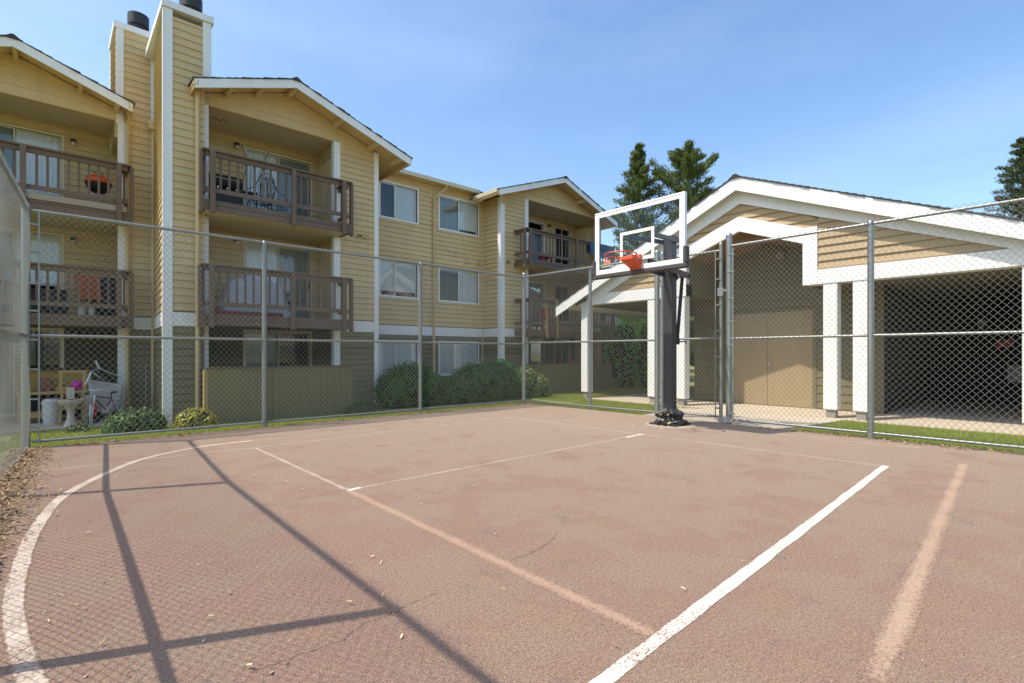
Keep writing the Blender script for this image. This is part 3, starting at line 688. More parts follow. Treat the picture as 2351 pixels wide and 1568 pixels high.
# ---- recessed window wall
YR = 13.25; fr_ = FX(YR)
Wn = [(6.90, 8.11, 5.11, 6.10), (8.91, 10.41, 5.09, 6.10), (6.90, 8.11, 2.86, 3.87), (8.91, 10.41, 2.85, 3.87), (6.90, 8.11, .55, 1.55), (8.91, 10.41, .55, 1.55)]
wall(apt, fr_, [(-.2, 6.0, 10.66), (6.42, 6.0, 10.66)], [w for w in Wn], siding=lambda z: None if BAND0-.02 < z < BAND1-.01 else sid(z))
for w, (l, r, s, lf, rf) in zip(Wn, [('dark', 'blind', .4, 1, 1), ('greycurtain', 'curtain', .5, 1, .9), ('blind', 'blind', .4, .85, .85), ('greycurtain', 'curtain', .5, 1, 1), ('blind', 'blind', .4, 1, .9), ('blind', 'blind', .5, 1, 1)]):
    window(apt, fr_, *w, split=s, left=l, right=r, lfill=lf, rfill=rf)
bar(apt, 'band_board', fr_, 6.25, 10.62, BAND0, BAND1, 0, .028, 'white')
downspout(apt, [(8.98, 12.93, 6.36), (8.96, 12.97, 6.25), (8.68, 13.19, 5.95), (8.68, 13.19, 5.8), (8.68, 13.19, -.15)])
bar(apt, 'corner_trim', fr_, 10.58, 10.64, -.2, 6.35, .0, .03, 'tan')
rf = MB(); rf.hexa([(6.2,12.95,6.40),(10.7,12.95,6.40),(10.7,18,8.0),(6.2,18,8.0)], [(6.2,12.95,6.46),(10.7,12.95,6.46),(10.7,18,8.06),(6.2,18,8.06)]); rr = rf.build('roof', 'shingle', apt)
MB().box(6.2, 10.66, 12.97, 13.3, 6.38, 6.42).build('soffit', 'tansoffit', apt)
gutter(apt, (6.55, 12.95, 6.35), (10.22, 12.95, 6.35), 'almond')
for x in (9.98, 10.45): vent(apt, fr_, x, 4.10, .16, .14, 'tan')
for x in (9.98, 10.38): vent(apt, fr_, x, 1.82, .15, .16, 'white')
# ---- right unit
YQ, YQB, YQK = 12.35, 11.75, 13.65
fq = FX(YQ); fqs = FY(10.65)
S2 = lambda z: None if BAND0-.02 < z < BAND1-.01 else sid(z)
wall(apt, fqs, [(-.2, YQ+.02, YR-.0), (6.25, YQ+.02, YR-.0)], siding=S2)
wall(apt, fq, [(-.2, 10.78, 11.70), (6.36, 10.78, 11.70)], siding=S2)
bar(apt, 'corner_board', fqs, YQ, YQ+.11, -.2, 6.2, .0, .035, 'white'); bar(apt, 'corner_board', fq, 10.615, 10.79, -.2, 6.3, .0, .035, 'white')
bar(apt, 'band_board', fqs, YQ+.112, YR-.03, BAND0, BAND1, 0, .027, 'white'); bar(apt, 'band_board', fq, 10.792, 11.70, BAND0, BAND1, 0, .027, 'white')
zroofr = lambda x: 7.25 - .35*abs(x-13.14)
wall(apt, fq, [(6.36, 10.66, 15.75), (zroofr(10.66)-.05, 10.66, 15.62), (7.19, 13.1, 13.18)], expo=.205, t0=.02)
for z0, z1 in ((-.2, 1.77), (1.78, 4.04), (4.05, 6.36)):
    bar(apt, 'corner_post', fq, 11.70, 11.85, z0, z1, -.13, .03, 'white'); bar(apt, 'corner_post', fq, 15.55, 15.7, z0, z1, -.13, .03, 'tan')
fk = FX(YQK)
for zf, zc, sm in ((Z1, 1.78, 'f1wall'), (Z2, 4.06, 'tan'), (Z3, 6.40, 'tan')):
    wall(apt, fk, [(zf, 11.7, 15.7), (zc, 11.7, 15.7)], [(12.0, 13.9, zf+.04, zf+1.9), (14.55, 15.4, zf+.5, zf+1.9)], siding=sm)
    window(apt, fk, 12.0, 13.9, zf+.04, zf+1.9, .55, 'dark', 'greycurtain', trim='vinyl' if zf > 0 else 'almond', name='sliding_door')
    window(apt, fk, 14.55, 15.4, zf+.5, zf+1.9, .5, 'dark', 'greycurtain', trim='almond')
    if zf > 4: lamp(apt, fk, 14.2, zf+1.85)
    MB().box(11.7, 15.7, YQ if zf < 4 else YQ+.02, YQK+.1, zc+.003, zc+.06).build('porch_ceiling', 'soffit' if zf > 0 else 'bayceil', apt)
    if zf > 0: MB().box(11.7, 15.7, YQ+.01, YQK+.1, zf-.12, zf-.01).build('porch_floor', 'greywood', apt)
    il = Frame((11.84, 0), (0, -1), (1, 0)); wall(apt, il, [(zf, -YQK, -YQ-.13), (zc, -YQK, -YQ-.13)], siding=sm)
br3 = balcony(11.25, 15.75, YQB, YQ, 4.05, Z3, 5.22, (11.36, 13.6, 15.6), 'brown railed top balcony behind the backboard with clothes over its rail', ends=(True, True))
br2 = balcony(11.25, 15.75, YQB, YQ, 1.78, Z2, 2.98, (11.36, 13.6, 15.6), 'brown railed middle balcony behind the white carport gable', ends=(True, True))
patio_wall(apt, 11.2, 15.6, 11.70, -.22, .86)
gable_roof(10.14, 13.14, 16.1, 7.29, .35, 11.85, 20, YQ, (1.3, 2.3), (1.2, 2.2))
gutter(apt, (10.11, 12.95, 6.13), (10.11, 11.8, 6.13), 'almond')
bar(apt, 'corner_board', fq, 10.66, 10.80, 6.0, 6.3, .036, .05, 'tan')
for x in (10.94, 11.25): vent(apt, fq, x, 4.10, .14, .14, 'tan', x < 11)
vent(apt, fq, 11.35, 1.84, .12, .14, 'white', True)
gutter(apt, (16.1, 14.4, 6.1), (15.9, 12.6, 6.1), 'white')
downspout(apt, [(15.8, 12.9, 6.05), (15.72, 12.95, 5.85), (15.72, 12.95, -.1)], 'tan')
# closed back and sides
bk = MB(); bk.box(-4.6, 16, 20, 20.2, -.2, 6.6); bk.box(-4.5, -4.2, YLW, 20, -.2, 6.4); bk.box(15.72, 15.9, YQ+.1, 20, -.2, 6.2); bk.build('rear_wall', 'tan', apt)
emit_boards(BOARDS, 300, apt)

# ------------------------------------------------------------------ garage / carport with white gable, front faces -X
gar = thing('carport_building', (13.5, 5.28, -.13), 'low white-gabled carport with tan siding and a storage room, beyond the fence', 'building')
GB = []                                   # its siding boards
XG, XF = 11.95, 11.7                      # beam/post plane, outer fascia plane
gz0 = -.13
YP, ZP = 5.27, 5.28             # ridge, slope
yl, yr = 10.89, -.35
GL, GR = .466, .412                       # slopes left and right of the ridge
zr_g = lambda y: ZP - (GL if y > YP else GR)*abs(y-YP)
fg = FY(XG)
rf = MB()
for ya in (yl, yr):
    za = zr_g(ya)
    rf.hexa([(XF,ya,za-.06),(XF,YP,ZP-.06),(21,YP,ZP-.06),(21,ya,za-.06)], [(XF,ya,za-.012),(XF,YP,ZP-.012),(21,YP,ZP-.012),(21,ya,za-.012)])
groof = rf.build('roof', 'gwhite', gar)
for ya in (yl, yr):
    za = zr_g(ya)
    f = MB(); f.hexa([(XF-.045,ya,za-.30),(XF-.045,YP,ZP-.32),(XF-.045,YP,ZP-.013),(XF-.045,ya,za-.013)], [(XF,ya,za-.30),(XF,YP,ZP-.32),(XF,YP,ZP-.013),(XF,ya,za-.013)]); f.build('fascia', 'gwhite', groof)
    run = abs(YP-ya); sgn = 1 if ya < YP else -1; n = int(run/.14); mb = MB()
    for k in range(n+1):
        u0 = run*k/n; u1 = min(run, run*(k+1)/n+.03)
        if u1-u0 < .02: continue
        a = ya+sgn*(u0-.05*(k == 0)); b_ = ya+sgn*u1; e = random.uniform(.05, .085)
        mb.hexa([(XF-e,a,zr_g(a)-.008),(XF-e,b_,zr_g(b_)-.008),(21,b_,zr_g(b_)-.008),(21,a,zr_g(a)-.008)], [(XF-e,a,zr_g(a)+.028),(XF-e,b_,zr_g(b_)+.008),(21,b_,zr_g(b_)+.008),(21,a,zr_g(a)+.028)])
    mb.build('shingles', 'shingle', groof, kind='stuff')
c = MB(); c.hexa([(XF-.08,YP-.15,ZP-.05),(XF-.08,YP+.15,ZP-.05),(21,YP+.15,ZP-.05),(21,YP-.15,ZP-.05)], [(XF-.08,YP-.03,ZP+.045),(XF-.08,YP+.03,ZP+.045),(21,YP+.03,ZP+.045),(21,YP-.03,ZP+.045)]); c.build('ridge_cap', 'shingle', groof)
# gable siding with the arched opening cut out, rake trim, arch trim, beams
YA0, YA1 = 3.93, 6.63
BB, BT = 2.66, 2.96                       # beam bottom, top
arch_top = lambda y: 4.40 - .37*abs(y-5.30)
IL, IR, ZI = .455, .385, 4.70
zin = lambda y: ZI - (IL if y > YP else IR)*abs(y-YP)   # lower edge of the inner rake trim
ytri = lambda z, s: (ZI-z)/(IL if s > 0 else IR)
# polygon of siding: two side wings + centre above the arch
wl = MB()
for sgn in (1, -1):
    ya = YA1+.28 if sgn > 0 else YA0-.28; ye = YP+sgn*ytri(BT, sgn)
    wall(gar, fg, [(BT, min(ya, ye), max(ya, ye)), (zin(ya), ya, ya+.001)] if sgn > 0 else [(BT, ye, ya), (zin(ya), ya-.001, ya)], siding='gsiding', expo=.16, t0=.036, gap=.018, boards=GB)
ca, cb = YA0-.28, YA1+.28
zc0 = min(arch_top(ca), arch_top(cb))-.10
N_ = 7
for k in range(40):
    z = zc0 + k*.16
    if z > zin(YP): break
    z2 = min(z+.16, zin(YP)-.001)
    def sp(zz):
        lo = max(ca, YP-ytri(zz, -1)); hi = min(cb, YP+ytri(zz, 1)); d = max(0, (4.40-.14-zz)/.37); return lo, hi, 5.30-d, 5.30+d
    l0, h0, i0, j0 = sp(z); l1, h1, i1, j1 = sp(z2)
    if i1 >= j1-.02 or z >= 4.26:
        GB.append((1, fg, (z, z2, l0, h0, l1, h1), 'gsiding', gar, .036, .004, .018))
    else:
        if i0 > l0: GB.append((1, fg, (z, z2, l0, max(i0, l0), l1, max(i1, l1+.001)), 'gsiding', gar, .036, .004, .018))
        if j0 < h0: GB.append((1, fg, (z, z2, min(j0, h0), h0, min(j1, h1-.001), h1), 'gsiding', gar, .036, .004, .018))
for sgn in (1, -1):                       # inner rake trim
    ye = YP+sgn*(ytri(BT, sgn)+(.75 if sgn > 0 else .3)); p = MB()
    p.prism([(XG-.06, YP, ZI), (XG-.06, ye, zin(ye)), (XG-.06, ye, zr_g(ye)-.07), (XG-.06, YP, ZP-.07)], (.06, 0, 0)); p.build('rake_board', 'gwhite', gar)
    ya = YA1 if sgn > 0 else YA0; yo = YP+sgn*(4.92 if sgn > 0 else 5.5)
    q = MB(); ytop = YP+sgn*(ytri(BT, sgn)+(.05 if sgn > 0 else .35))
    q.prism([(XG-.045, ya, BB), (XG-.045, yo, BB), (XG-.045, yo, BB+.03), (XG-.045, ytop, BT), (XG-.045, ya, BT)], (.30, 0, 0)); q.build('front_beam', 'gwhite', gar)
    q = MB(); y0_, y1_ = sorted((ya, ya+sgn*.28)); q.box(XG-.052, XG+.1, y0_, y1_, BB-.001, arch_top(ya)-.02); q.build('notch_board', 'gwhite', gar)
    q = MB(); q.prism([(XG-.055, 5.30, 4.40), (XG-.055, ya, arch_top(ya)), (XG-.055, ya, arch_top(ya)-.34), (XG-.055, 5.30, 4.06)], (.1, 0, 0)); q.build('arch_board', 'gwhite', gar)
    # flat soffit over the bays and vaulted soffit over the entry
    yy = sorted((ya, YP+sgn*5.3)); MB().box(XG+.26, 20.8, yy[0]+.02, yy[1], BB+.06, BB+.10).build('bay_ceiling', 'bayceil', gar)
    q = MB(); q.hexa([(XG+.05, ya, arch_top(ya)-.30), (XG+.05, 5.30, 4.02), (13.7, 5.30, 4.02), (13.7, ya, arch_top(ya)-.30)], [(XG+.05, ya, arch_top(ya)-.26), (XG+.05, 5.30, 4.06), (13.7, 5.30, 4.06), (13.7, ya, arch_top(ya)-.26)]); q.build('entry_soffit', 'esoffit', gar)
    q = MB(); q.box(XG+.1, 13.62, ya+(.0 if sgn > 0 else -.03), ya+(.03 if sgn > 0 else 0), BB, arch_top(ya)-.1); q.build('entry_side_panel', 'golive', gar)
for y in (9.97, 7.64, 6.81, 3.42, 2.89, .49):
    p = MB(); w = .125 if y > 9 or y < 1 else .13
    p.box(XG-.03, XG+.23, y-w, y+w, .045, BB-.002); pp = p.build('post', 'gwhite', gar, bevel=.012)
    MB().box(XG+.01, XG+.19, y-.085, y+.085, gz0-.05, .045).build('plinth', 'plinth', pp)
for y in (9.6, 7.5):
    p = MB().box(16.6, 16.82, y-.11, y+.11, .06, BB+.05).build('post', 'gwhite', gar, bevel=.012)
    MB().box(16.63, 16.79, y-.08, y+.08, gz0-.05, .06).build('plinth', 'black', p)
# storage room
XS_ = 13.6; fsr = FY(XS_)
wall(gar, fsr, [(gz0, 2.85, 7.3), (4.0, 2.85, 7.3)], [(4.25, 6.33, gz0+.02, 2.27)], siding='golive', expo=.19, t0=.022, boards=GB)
for y0_, y1_ in ((4.27, 5.315), (5.325, 6.31)):
    d = MB(); fsr.box(d, y0_, y1_, gz0+.025, 2.25, -.05, .004); dd = d.build('door', 'door', gar)
    if y0_ < 5: h = MB(); h.lathe([(0,0),(.03,0),(.03,-.012),(.014,-.014),(.014,-.05),(.034,-.06),(.034,-.085),(0,-.095)], fsr.p(5.24, .95, .004), 14, 'x'); h.build('door_knob', 'steel', dd, smooth=True)
fr2 = MB()
for q in ((4.18, 4.265, gz0, 2.33), (6.315, 6.40, gz0, 2.33), (4.265, 6.315, 2.255, 2.33)): fsr.box(fr2, *q, -.05, .028)
fr2.build('door_frame', 'golive', gar)
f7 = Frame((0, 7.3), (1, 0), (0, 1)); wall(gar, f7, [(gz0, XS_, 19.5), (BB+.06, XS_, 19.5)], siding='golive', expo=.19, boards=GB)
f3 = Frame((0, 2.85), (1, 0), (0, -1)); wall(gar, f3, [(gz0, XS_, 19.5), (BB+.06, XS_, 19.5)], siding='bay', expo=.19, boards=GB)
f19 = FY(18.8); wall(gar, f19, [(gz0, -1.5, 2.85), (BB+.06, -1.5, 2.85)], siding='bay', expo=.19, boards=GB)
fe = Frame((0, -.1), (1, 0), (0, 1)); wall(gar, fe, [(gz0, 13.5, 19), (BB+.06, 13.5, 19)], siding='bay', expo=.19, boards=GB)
emit_boards(GB, 300, gar)
l = MB(); l.lathe([(.0,.0),(.05,.0),(.055,-.05),(.09,-.08),(.10,-.16),(.07,-.22),(0,-.24)], (13.45, 4.95, 3.78), 16); l.build('entry_lamp', 'plinth', gar, smooth=True)
sg = MB(); f19.box(sg, 1.12, 1.46, 1.37, 1.57, .03, .045); sg = sg.build('red_notice_sign', 'red', None); tag(sg, 'small red notice on the dark back wall of the right carport bay', 'sign')
pb = MB(); f19.box(pb, .80, 1.25, .45, .90, .03, .16); pb.build('electric_box', 'offwhite', gar, bevel=.02)
fl_ = MB(); f19.box(fl_, 1.66, 1.82, 1.98, 2.12, .03, .10); fl_.lathe([(0,0),(.06,-.02),(.075,-.07),(.05,-.12),(0,-.13)], f19.p(1.74, 1.98, .12), 12); fl_.build('security_lamp', 'offwhite', gar, smooth=True)

# ------------------------------------------------------------------ chain link fences
FH = 3.03; MESHTOP = 3.10
def chainlink(p0, p1, z0, z1, D=.078, r=.0033, bulge=.012, Dh=.088):
    p0 = np.array(p0, float); p1 = np.array(p1, float); L = np.linalg.norm(p1-p0); u = (p1-p0)/L; nrm = np.array([-u[1], u[0]])
    h = D/2; hv = Dh/2; nw = int(L/h); m_ = int((z1-z0)/hv)
    k = np.arange(nw)[:, None]; j = np.arange(m_+1)[None, :]
    par = (j+k) & 1
    a = (k+par)*h; z = z0 + j*hv + 0*k
    off = np.where(par == 0, r*1.1, -r*1.1) + bulge*np.sin(a*2.1+1.3)*np.sin((z-z0)/(z1-z0)*math.pi*3)
    a = a + .0 ; ang = np.array([.3, .3+2*math.pi/3, .3+4*math.pi/3])
    A = a[..., None] + r*np.cos(ang)*1.0; O = off[..., None] + r*np.sin(ang)
    X = p0[0]+u[0]*A+nrm[0]*O; Y = p0[1]+u[1]*A+nrm[1]*O; Z = np.repeat(z[..., None], 3, 2)
    V = np.stack([X, Y, Z], -1).reshape(-1, 3)
    idx = np.arange(nw*(m_+1)*3).reshape(nw, m_+1, 3); F = []
    for t in range(3):
        t2 = (t+1) % 3; F.append(np.stack([idx[:, :-1, t], idx[:, :-1, t2], idx[:, 1:, t2], idx[:, 1:, t]], -1).reshape(-1, 4))
    return V, np.concatenate(F)
def post(parent, x, y, r, h, cap=True, name='fence_post', base=-.14):
    mb = MB(); mb.tube((x,y,base), (x,y,h), r, 14)
    if cap: mb.lathe([(r*1.12,0),(r*1.12,.03),(r*.8,.055),(r*.3,.07),(0,.073)], (x,y,h-.01), 14)
    return mb.build(name, 'galv', parent, smooth=True)
def ring(parent, x, y, z, r, to=None, w=.022):
    mb = MB(); mb.lathe([(r+.001,-w/2),(r+.006,-w/2),(r+.006,w/2),(r+.001,w/2)], (x,y,z), 14)
    if to: mb.box(min(x, to[0])-.004 if abs(to[0]-x) > .001 else x-.006, max(x, to[0])+.004 if abs(to[0]-x) > .001 else x+.006, min(y, to[1])-.004 if abs(to[1]-y) > .001 else y-.006, max(y, to[1])+.004 if abs(to[1]-y) > .001 else y+.006, z-w/2, z+w/2)
    return mb.build('tension_band', 'galv', parent)
def rail(parent, p, q, r=.021, name='rail'):
    return MB().tube(p, q, r, 10).build(name, 'galv', parent, smooth=True)
def ties(parent, locs, axis):
    mb = MB()
    for (x, y, z) in locs:
        pts = []
        for k in range(8):
            a = 2*math.pi*k/8
            pts.append((x, y+.026*math.cos(a), z+.026*math.sin(a)) if axis == 'x' else (x+.026*math.cos(a), y, z+.026*math.sin(a)) if axis == 'y' else (x+.042*math.cos(a), y+.042*math.sin(a), z))
        mb.path(pts, .0028, 4, closed=True)
    mb.build('wire_ties', 'wire', parent, kind='stuff')
# back fence along X
YFB = 8.95
fb = thing('chain_link_fence', (4.1, YFB, 0), 'tall galvanised chain-link fence between the court and the apartment building', 'fence', 'fences around the court')
for x in (2.59, 5.56): post(fb, x, YFB, .037, 3.0)
cl_ = post(fb, -.25, YFB, .045, 3.06, name='corner_post'); cr_ = post(fb, 8.46, YFB, .045, 3.10, name='corner_post')
for z in (FH, 1.43, .075): rail(fb, (-.2, YFB-.0, z), (8.42, YFB, z), .021 if z > .1 else .019)
V, F = chainlink((-.12, YFB-.045), (8.42, YFB-.045), .03, MESHTOP); mkfast('chain_link_mesh', V, F, 'wire', fb)
for z in (.25, .62, 1.0, 1.38, 1.75, 2.1, 2.5, 2.85): ring(fb, -.25, YFB, z, .045, (-.13, YFB-.05)); 
for z in (.3, .8, 1.35, 1.9, 2.4, 2.85): ring(fb, 8.46, YFB, z, .045)
MB().box(-.135, -.118, YFB-.06, YFB-.05, .05, 3.02).build('tension_bar', 'galv', fb)
ties(fb, [(x, YFB, z) for z in (FH, 1.43) for x in np.arange(.2, 8.4, .38)], 'x'); ties(fb, [(x, YFB, z) for x in (2.59, 5.56) for z in np.arange(.3, 2.9, .33)], 'z')
# right fence along Y (gate cut out between 4.16 and 5.34)
XFR = 8.65
fr1 = thing('chain_link_fence', (XFR, 4, 0), 'tall galvanised chain-link fence between the court and the white carport', 'fence', 'fences around the court')
post(fr1, XFR-.02, 7.05, .037, 3.02); post(fr1, XFR, 1.97, .042, 3.05); post(fr1, XFR, -1.2, .042, 3.05)
g1 = post(fr1, XFR, 4.015, .05, 3.22, name='gate_post'); g2 = post(fr1, XFR, 5.42, .05, 3.14, name='gate_post')
for z in (3.05, 1.46, .075):
    rail(fr1, (XFR-.17, 8.90, z), (XFR, 5.45, z), .021 if z > .1 else .019); rail(fr1, (XFR, 3.97, z), (XFR, -4, z), .021 if z > .1 else .019)
V, F = chainlink((XFR-.20, 8.88), (XFR-.045, 5.40), .03, MESHTOP+.02); mkfast('chain_link_mesh', V, F, 'wire', fr1)
V, F = chainlink((XFR-.045, 3.93), (XFR-.045, -3.0), .03, MESHTOP+.02); mkfast('chain_link_mesh', V, F, 'wire', fr1)
for z in (.18, .55, .95, 1.35, 1.75, 2.15, 2.6, 2.9): ring(fr1, XFR, 4.015, z, .05, (XFR-.05, 3.92))
MB().box(XFR-.06, XFR-.05, 3.915, 3.932, .05, 3.0).build('tension_bar', 'galv', fr1)
ties(fr1, [(XFR, y, z) for z in (3.05, 1.46) for y in np.arange(-1, 3.9, .38)], 'y'); ties(fr1, [(XFR, 1.97, z) for z in np.arange(.3, 2.9, .33)], 'z')
gate = thing('chain_link_gate', (XFR, 4.75, 0), 'narrow chain-link gate leaf with a latch, right behind the hoop pole', 'gate')
for y in (4.16, 5.31): post(gate, XFR, y, .03, 3.09, name='gate_stile', base=.04)
for z in (3.0, 1.47, .10): rail(gate, (XFR, 4.16, z), (XFR, 5.31, z), .019, 'gate_rail')
V, F = chainlink((XFR-.04, 5.27), (XFR-.04, 4.22), .06, 3.10); mkfast('chain_link_mesh', V, F, 'wire', gate)
for y, yt in ((4.16, 4.235), (5.31, 5.235)):
    for z in (.25, .7, 1.15, 1.6, 2.05, 2.5, 2.85): ring(gate, XFR, y, z, .03, (XFR-.045, yt))
    MB().box(XFR-.055, XFR-.045, yt-.008, yt+.008, .06, 2.98).build('tension_bar', 'galv', gate)
lt = MB(); lt.box(XFR-.045, XFR+.045, 4.0, 4.19, 2.28, 2.31); lt.box(XFR-.07, XFR-.03, 4.10, 4.19, 2.20, 2.34); lt.build('latch', 'steel', gate)
hb = MB(); hb.box(XFR-.07, XFR+.07, 3.94, 4.2, .03, .075); hb.box(XFR-.09, XFR-.05, 3.98, 4.15, .02, .11); hb.build('bottom_latch', 'steel', gate)
# left fence along Y, close beside the camera
lf = thing('chain_link_fence', (-.35, 3.5, 0), 'sagging chain-link fence running close along the left edge of the court', 'fence', 'fences around the court')
LP = [(-.25, 8.95), (-.43, 6.02), (-.46, 2.86), (-.50, -.3), (-.55, -4)]
xl_ = lambda y: float(np.interp(-y, [-p[1] for p in LP], [p[0] for p in LP]))
for x, y in LP[1:4]: post(lf, x, y, .037, 3.0)
for (xa, ya), (xb, yb) in zip(LP, LP[1:]):
    for z in (FH, 1.43): rail(lf, (xa, ya, z), (xb, yb, z), .023)
    if ya > 0:
        V, F = chainlink((xa+.028, ya-.03), (xb+.028, yb), .02, MESHTOP, bulge=.02, r=.0019); mkfast('chain_link_mesh', V, F, 'wire', lf)
ties(lf, [(xl_(y), y, z) for z in (FH, 1.43) for y in np.arange(1, 8.8, .38)], 'y')

# ------------------------------------------------------------------ basketball hoop
hoop = thing('basketball_hoop', (7.8, 4.64, 0), 'adjustable basketball hoop with glass backboard, orange rim and dark square pole', 'hoop')
HX, HY = 7.80, 4.64
MB().box(HX-.075, HX+.075, HY-.085, HY+.085, 0, 3.18).build('pole', 'pole', hoop, bevel=.008)
MB().box(HX-.09, HX+.09, HY-.10, HY+.10, 3.16, 3.19).build('pole_cap', 'pole', hoop, bevel=.005)
MB().box(HX-.25, HX+.25, HY-.25, HY+.25, 0.002, .03).build('base_plate', 'pole', hoop)
ya_, yb_, za_, zb_ = 3.70, 5.30, 2.47, 3.49; XB = 6.62; yc = (ya_+yb_)/2
for s in (-1, 1):
    o = .11*s
    up = MB(); up.hexa([(XB+.05, yc+o*1.6-.02, 2.98), (XB+.05, yc+o*1.6+.02, 2.98), (HX+.10, HY+o+.02, 3.08), (HX+.10, HY+o-.02, 3.08)], [(XB+.05, yc+o*1.6-.02, 3.05), (XB+.05, yc+o*1.6+.02, 3.05), (HX+.10, HY+o+.02, 3.15), (HX+.10, HY+o-.02, 3.15)]); up.build('upper_arm', 'pole', hoop)
    lo = MB(); lo.hexa([(XB+.05, yc+o*1.6-.02, 2.55), (XB+.05, yc+o*1.6+.02, 2.55), (HX+.42, HY+o+.02, 2.50), (HX+.42, HY+o-.02, 2.50)], [(XB+.05, yc+o*1.6-.02, 2.63), (XB+.05, yc+o*1.6+.02, 2.63), (HX+.42, HY+o+.02, 2.60), (HX+.42, HY+o-.02, 2.60)]); lo.build('lower_arm', 'pole', hoop)
MB().tube((HX+.40, HY-.15, 2.55), (HX+.40, HY+.15, 2.55), .02, 8).build('arm_pin', 'pole', hoop)
for z in (3.1, 2.57): MB().tube((HX, HY-.14, z), (HX, HY+.14, z), .018, 8).build('arm_pin', 'steel', hoop)
ac = MB(); ac.tube((HX+.37, HY-.02, 2.55), (HX+.18, HY-.03, 1.42), .03, 10); ac.tube((HX+.18, HY-.03, 1.46), (HX+.175, HY-.03, 1.36), .045, 10); a1 = ac.build('actuator', 'black', hoop, smooth=True)
MB().path([(HX+.17, HY-.03, 1.40), (HX+.17, HY-.20, 1.41), (HX+.17, HY-.20, 1.36)], .012, 6).build('crank_handle', 'black', a1)
MB().box(HX+.075, HX+.19, HY-.05, HY+.0, 1.40, 1.44).build('actuator_bracket', 'pole', hoop)
# backboard
fbk = FY(XB)
bb = MB(); t = .03
for q in ((ya_, yb_, zb_-t, zb_), (ya_, yb_, za_, za_+t), (ya_, ya_+t, za_+t, zb_-t), (yb_-t, yb_, za_+t, zb_-t)): fbk.box(bb, *q, -.05, .012)
board = bb.build('backboard', 'alu', hoop, bevel=.004)
MB().box(XB-.003, XB+.003, ya_+t, yb_-t, za_+t, zb_-t).build('glass_pane', 'bglass', board)
pr = MB(); w = .055
for q in ((ya_+t, yb_-t, zb_-t-w, zb_-t), (ya_+t, yb_-t, za_+t, za_+t+w), (ya_+t, ya_+t+w, za_+t+w, zb_-t-w), (yb_-t-w, yb_-t, za_+t+w, zb_-t-w)): fbk.box(pr, *q, .004, .006)
pr.build('white_border', 'gwhite', board)
pr = MB(); i0, i1, j0, j1, w = yc-.305, yc+.305, 2.63, 3.09, .048
for q in ((i0, i1, j1-w, j1), (i0, i1, j0, j0+w), (i0, i0+w, j0+w, j1-w), (i1-w, i1, j0+w, j1-w)): fbk.box(pr, *q, .004, .006)
pr.build('shooting_square', 'gwhite', board)
pd = MB(); 
fbk.box(pd, ya_-.035, yb_+.035, za_-.055, za_+.012, -.065, .035)
for y0_, y1_ in ((ya_-.035, ya_+.022), (yb_-.022, yb_+.035)): fbk.box(pd, y0_, y1_, za_+.013, za_+.25, -.065, .035)
pd.build('edge_padding', 'pad', board, bevel=.012)
# lettering and emblem on the glass
def text_mesh(s, size, mt, loc, parent, ext=.0, off=0):
    cu = bpy.data.curves.new('lettering', 'FONT'); cu.body = s; cu.size = size; cu.extrude = ext; cu.offset = off; cu.align_x = 'CENTER'
    to = bpy.data.objects.new('tmp', cu); COL.objects.link(to); bpy.context.view_layer.update()
    me = bpy.data.meshes.new_from_object(to.evaluated_get(bpy.context.evaluated_depsgraph_get())); bpy.data.objects.remove(to)
    for v in me.vertices: v.co = Vector((v.co.z*-1, -v.co.x, v.co.y))
    me.materials.clear(); me.materials.append(M[mt]); o = bpy.data.objects.new('lettering', me); link(o, parent, loc); return o
text_mesh('GOALRILLA', .044, 'logod', (XB-.0045, 5.05, 2.588), board, .0004, .0025); text_mesh('GOALRILLA', .044, 'logow', (XB-.0065, 5.05, 2.588), board, .0004)
em = MB()
for q in ((5.0, 5.11, 2.695, 2.715), (5.085, 5.115, 2.64, 2.6948), (5.04, 5.0848, 2.634, 2.652), (5.0, 5.0398, 2.634, 2.682), (5.0402, 5.055, 2.662, 2.682)): fbk.box(em, *q, .0045, .0065)
em.build('emblem', 'logoo', board)
# rim
RC = (6.205, yc, 2.66)
rm = MB(); rm.path([(RC[0]+.232*math.cos(a), RC[1]+.232*math.sin(a), RC[2]) for a in np.linspace(0, 2*math.pi, 40, endpoint=False)], .0095, 8, closed=True)
rm.path([(RC[0]+.232*math.cos(a), RC[1]+.232*math.sin(a), RC[2]-.045) for a in np.linspace(-2.2, 2.2, 26)], .007, 6)
rim = rm.build('rim', 'orange', hoop, smooth=True)
mb = MB(); mb.hexa([(RC[0]+.15, yc-.11, 2.60), (RC[0]+.15, yc+.11, 2.60), (RC[0]+.15, yc+.12, 2.655), (RC[0]+.15, yc-.12, 2.655)], [(XB-.05, yc-.09, 2.50), (XB-.05, yc+.09, 2.50), (XB-.05, yc+.10, 2.655), (XB-.05, yc-.10, 2.655)])
mb.box(XB-.05, XB-.012, yc-.10, yc+.10, 2.48, 2.70); mb.build('rim_bracket', 'orange', rim, bevel=.006)
q = MB()
for k in range(10):
    a = math.pi*(.25+1.5*k/9); c = Vector((RC[0]+.232*math.cos(a), RC[1]+.232*math.sin(a), RC[2]-.02))
    q.path([c+Vector((0,0,.01)), c+Vector((-.012*math.sin(a),.012*math.cos(a),-.012)), c+Vector((.012*math.sin(a),-.012*math.cos(a),-.012))], .003, 4, closed=True)
q.build('net_loops', 'orange', rim)
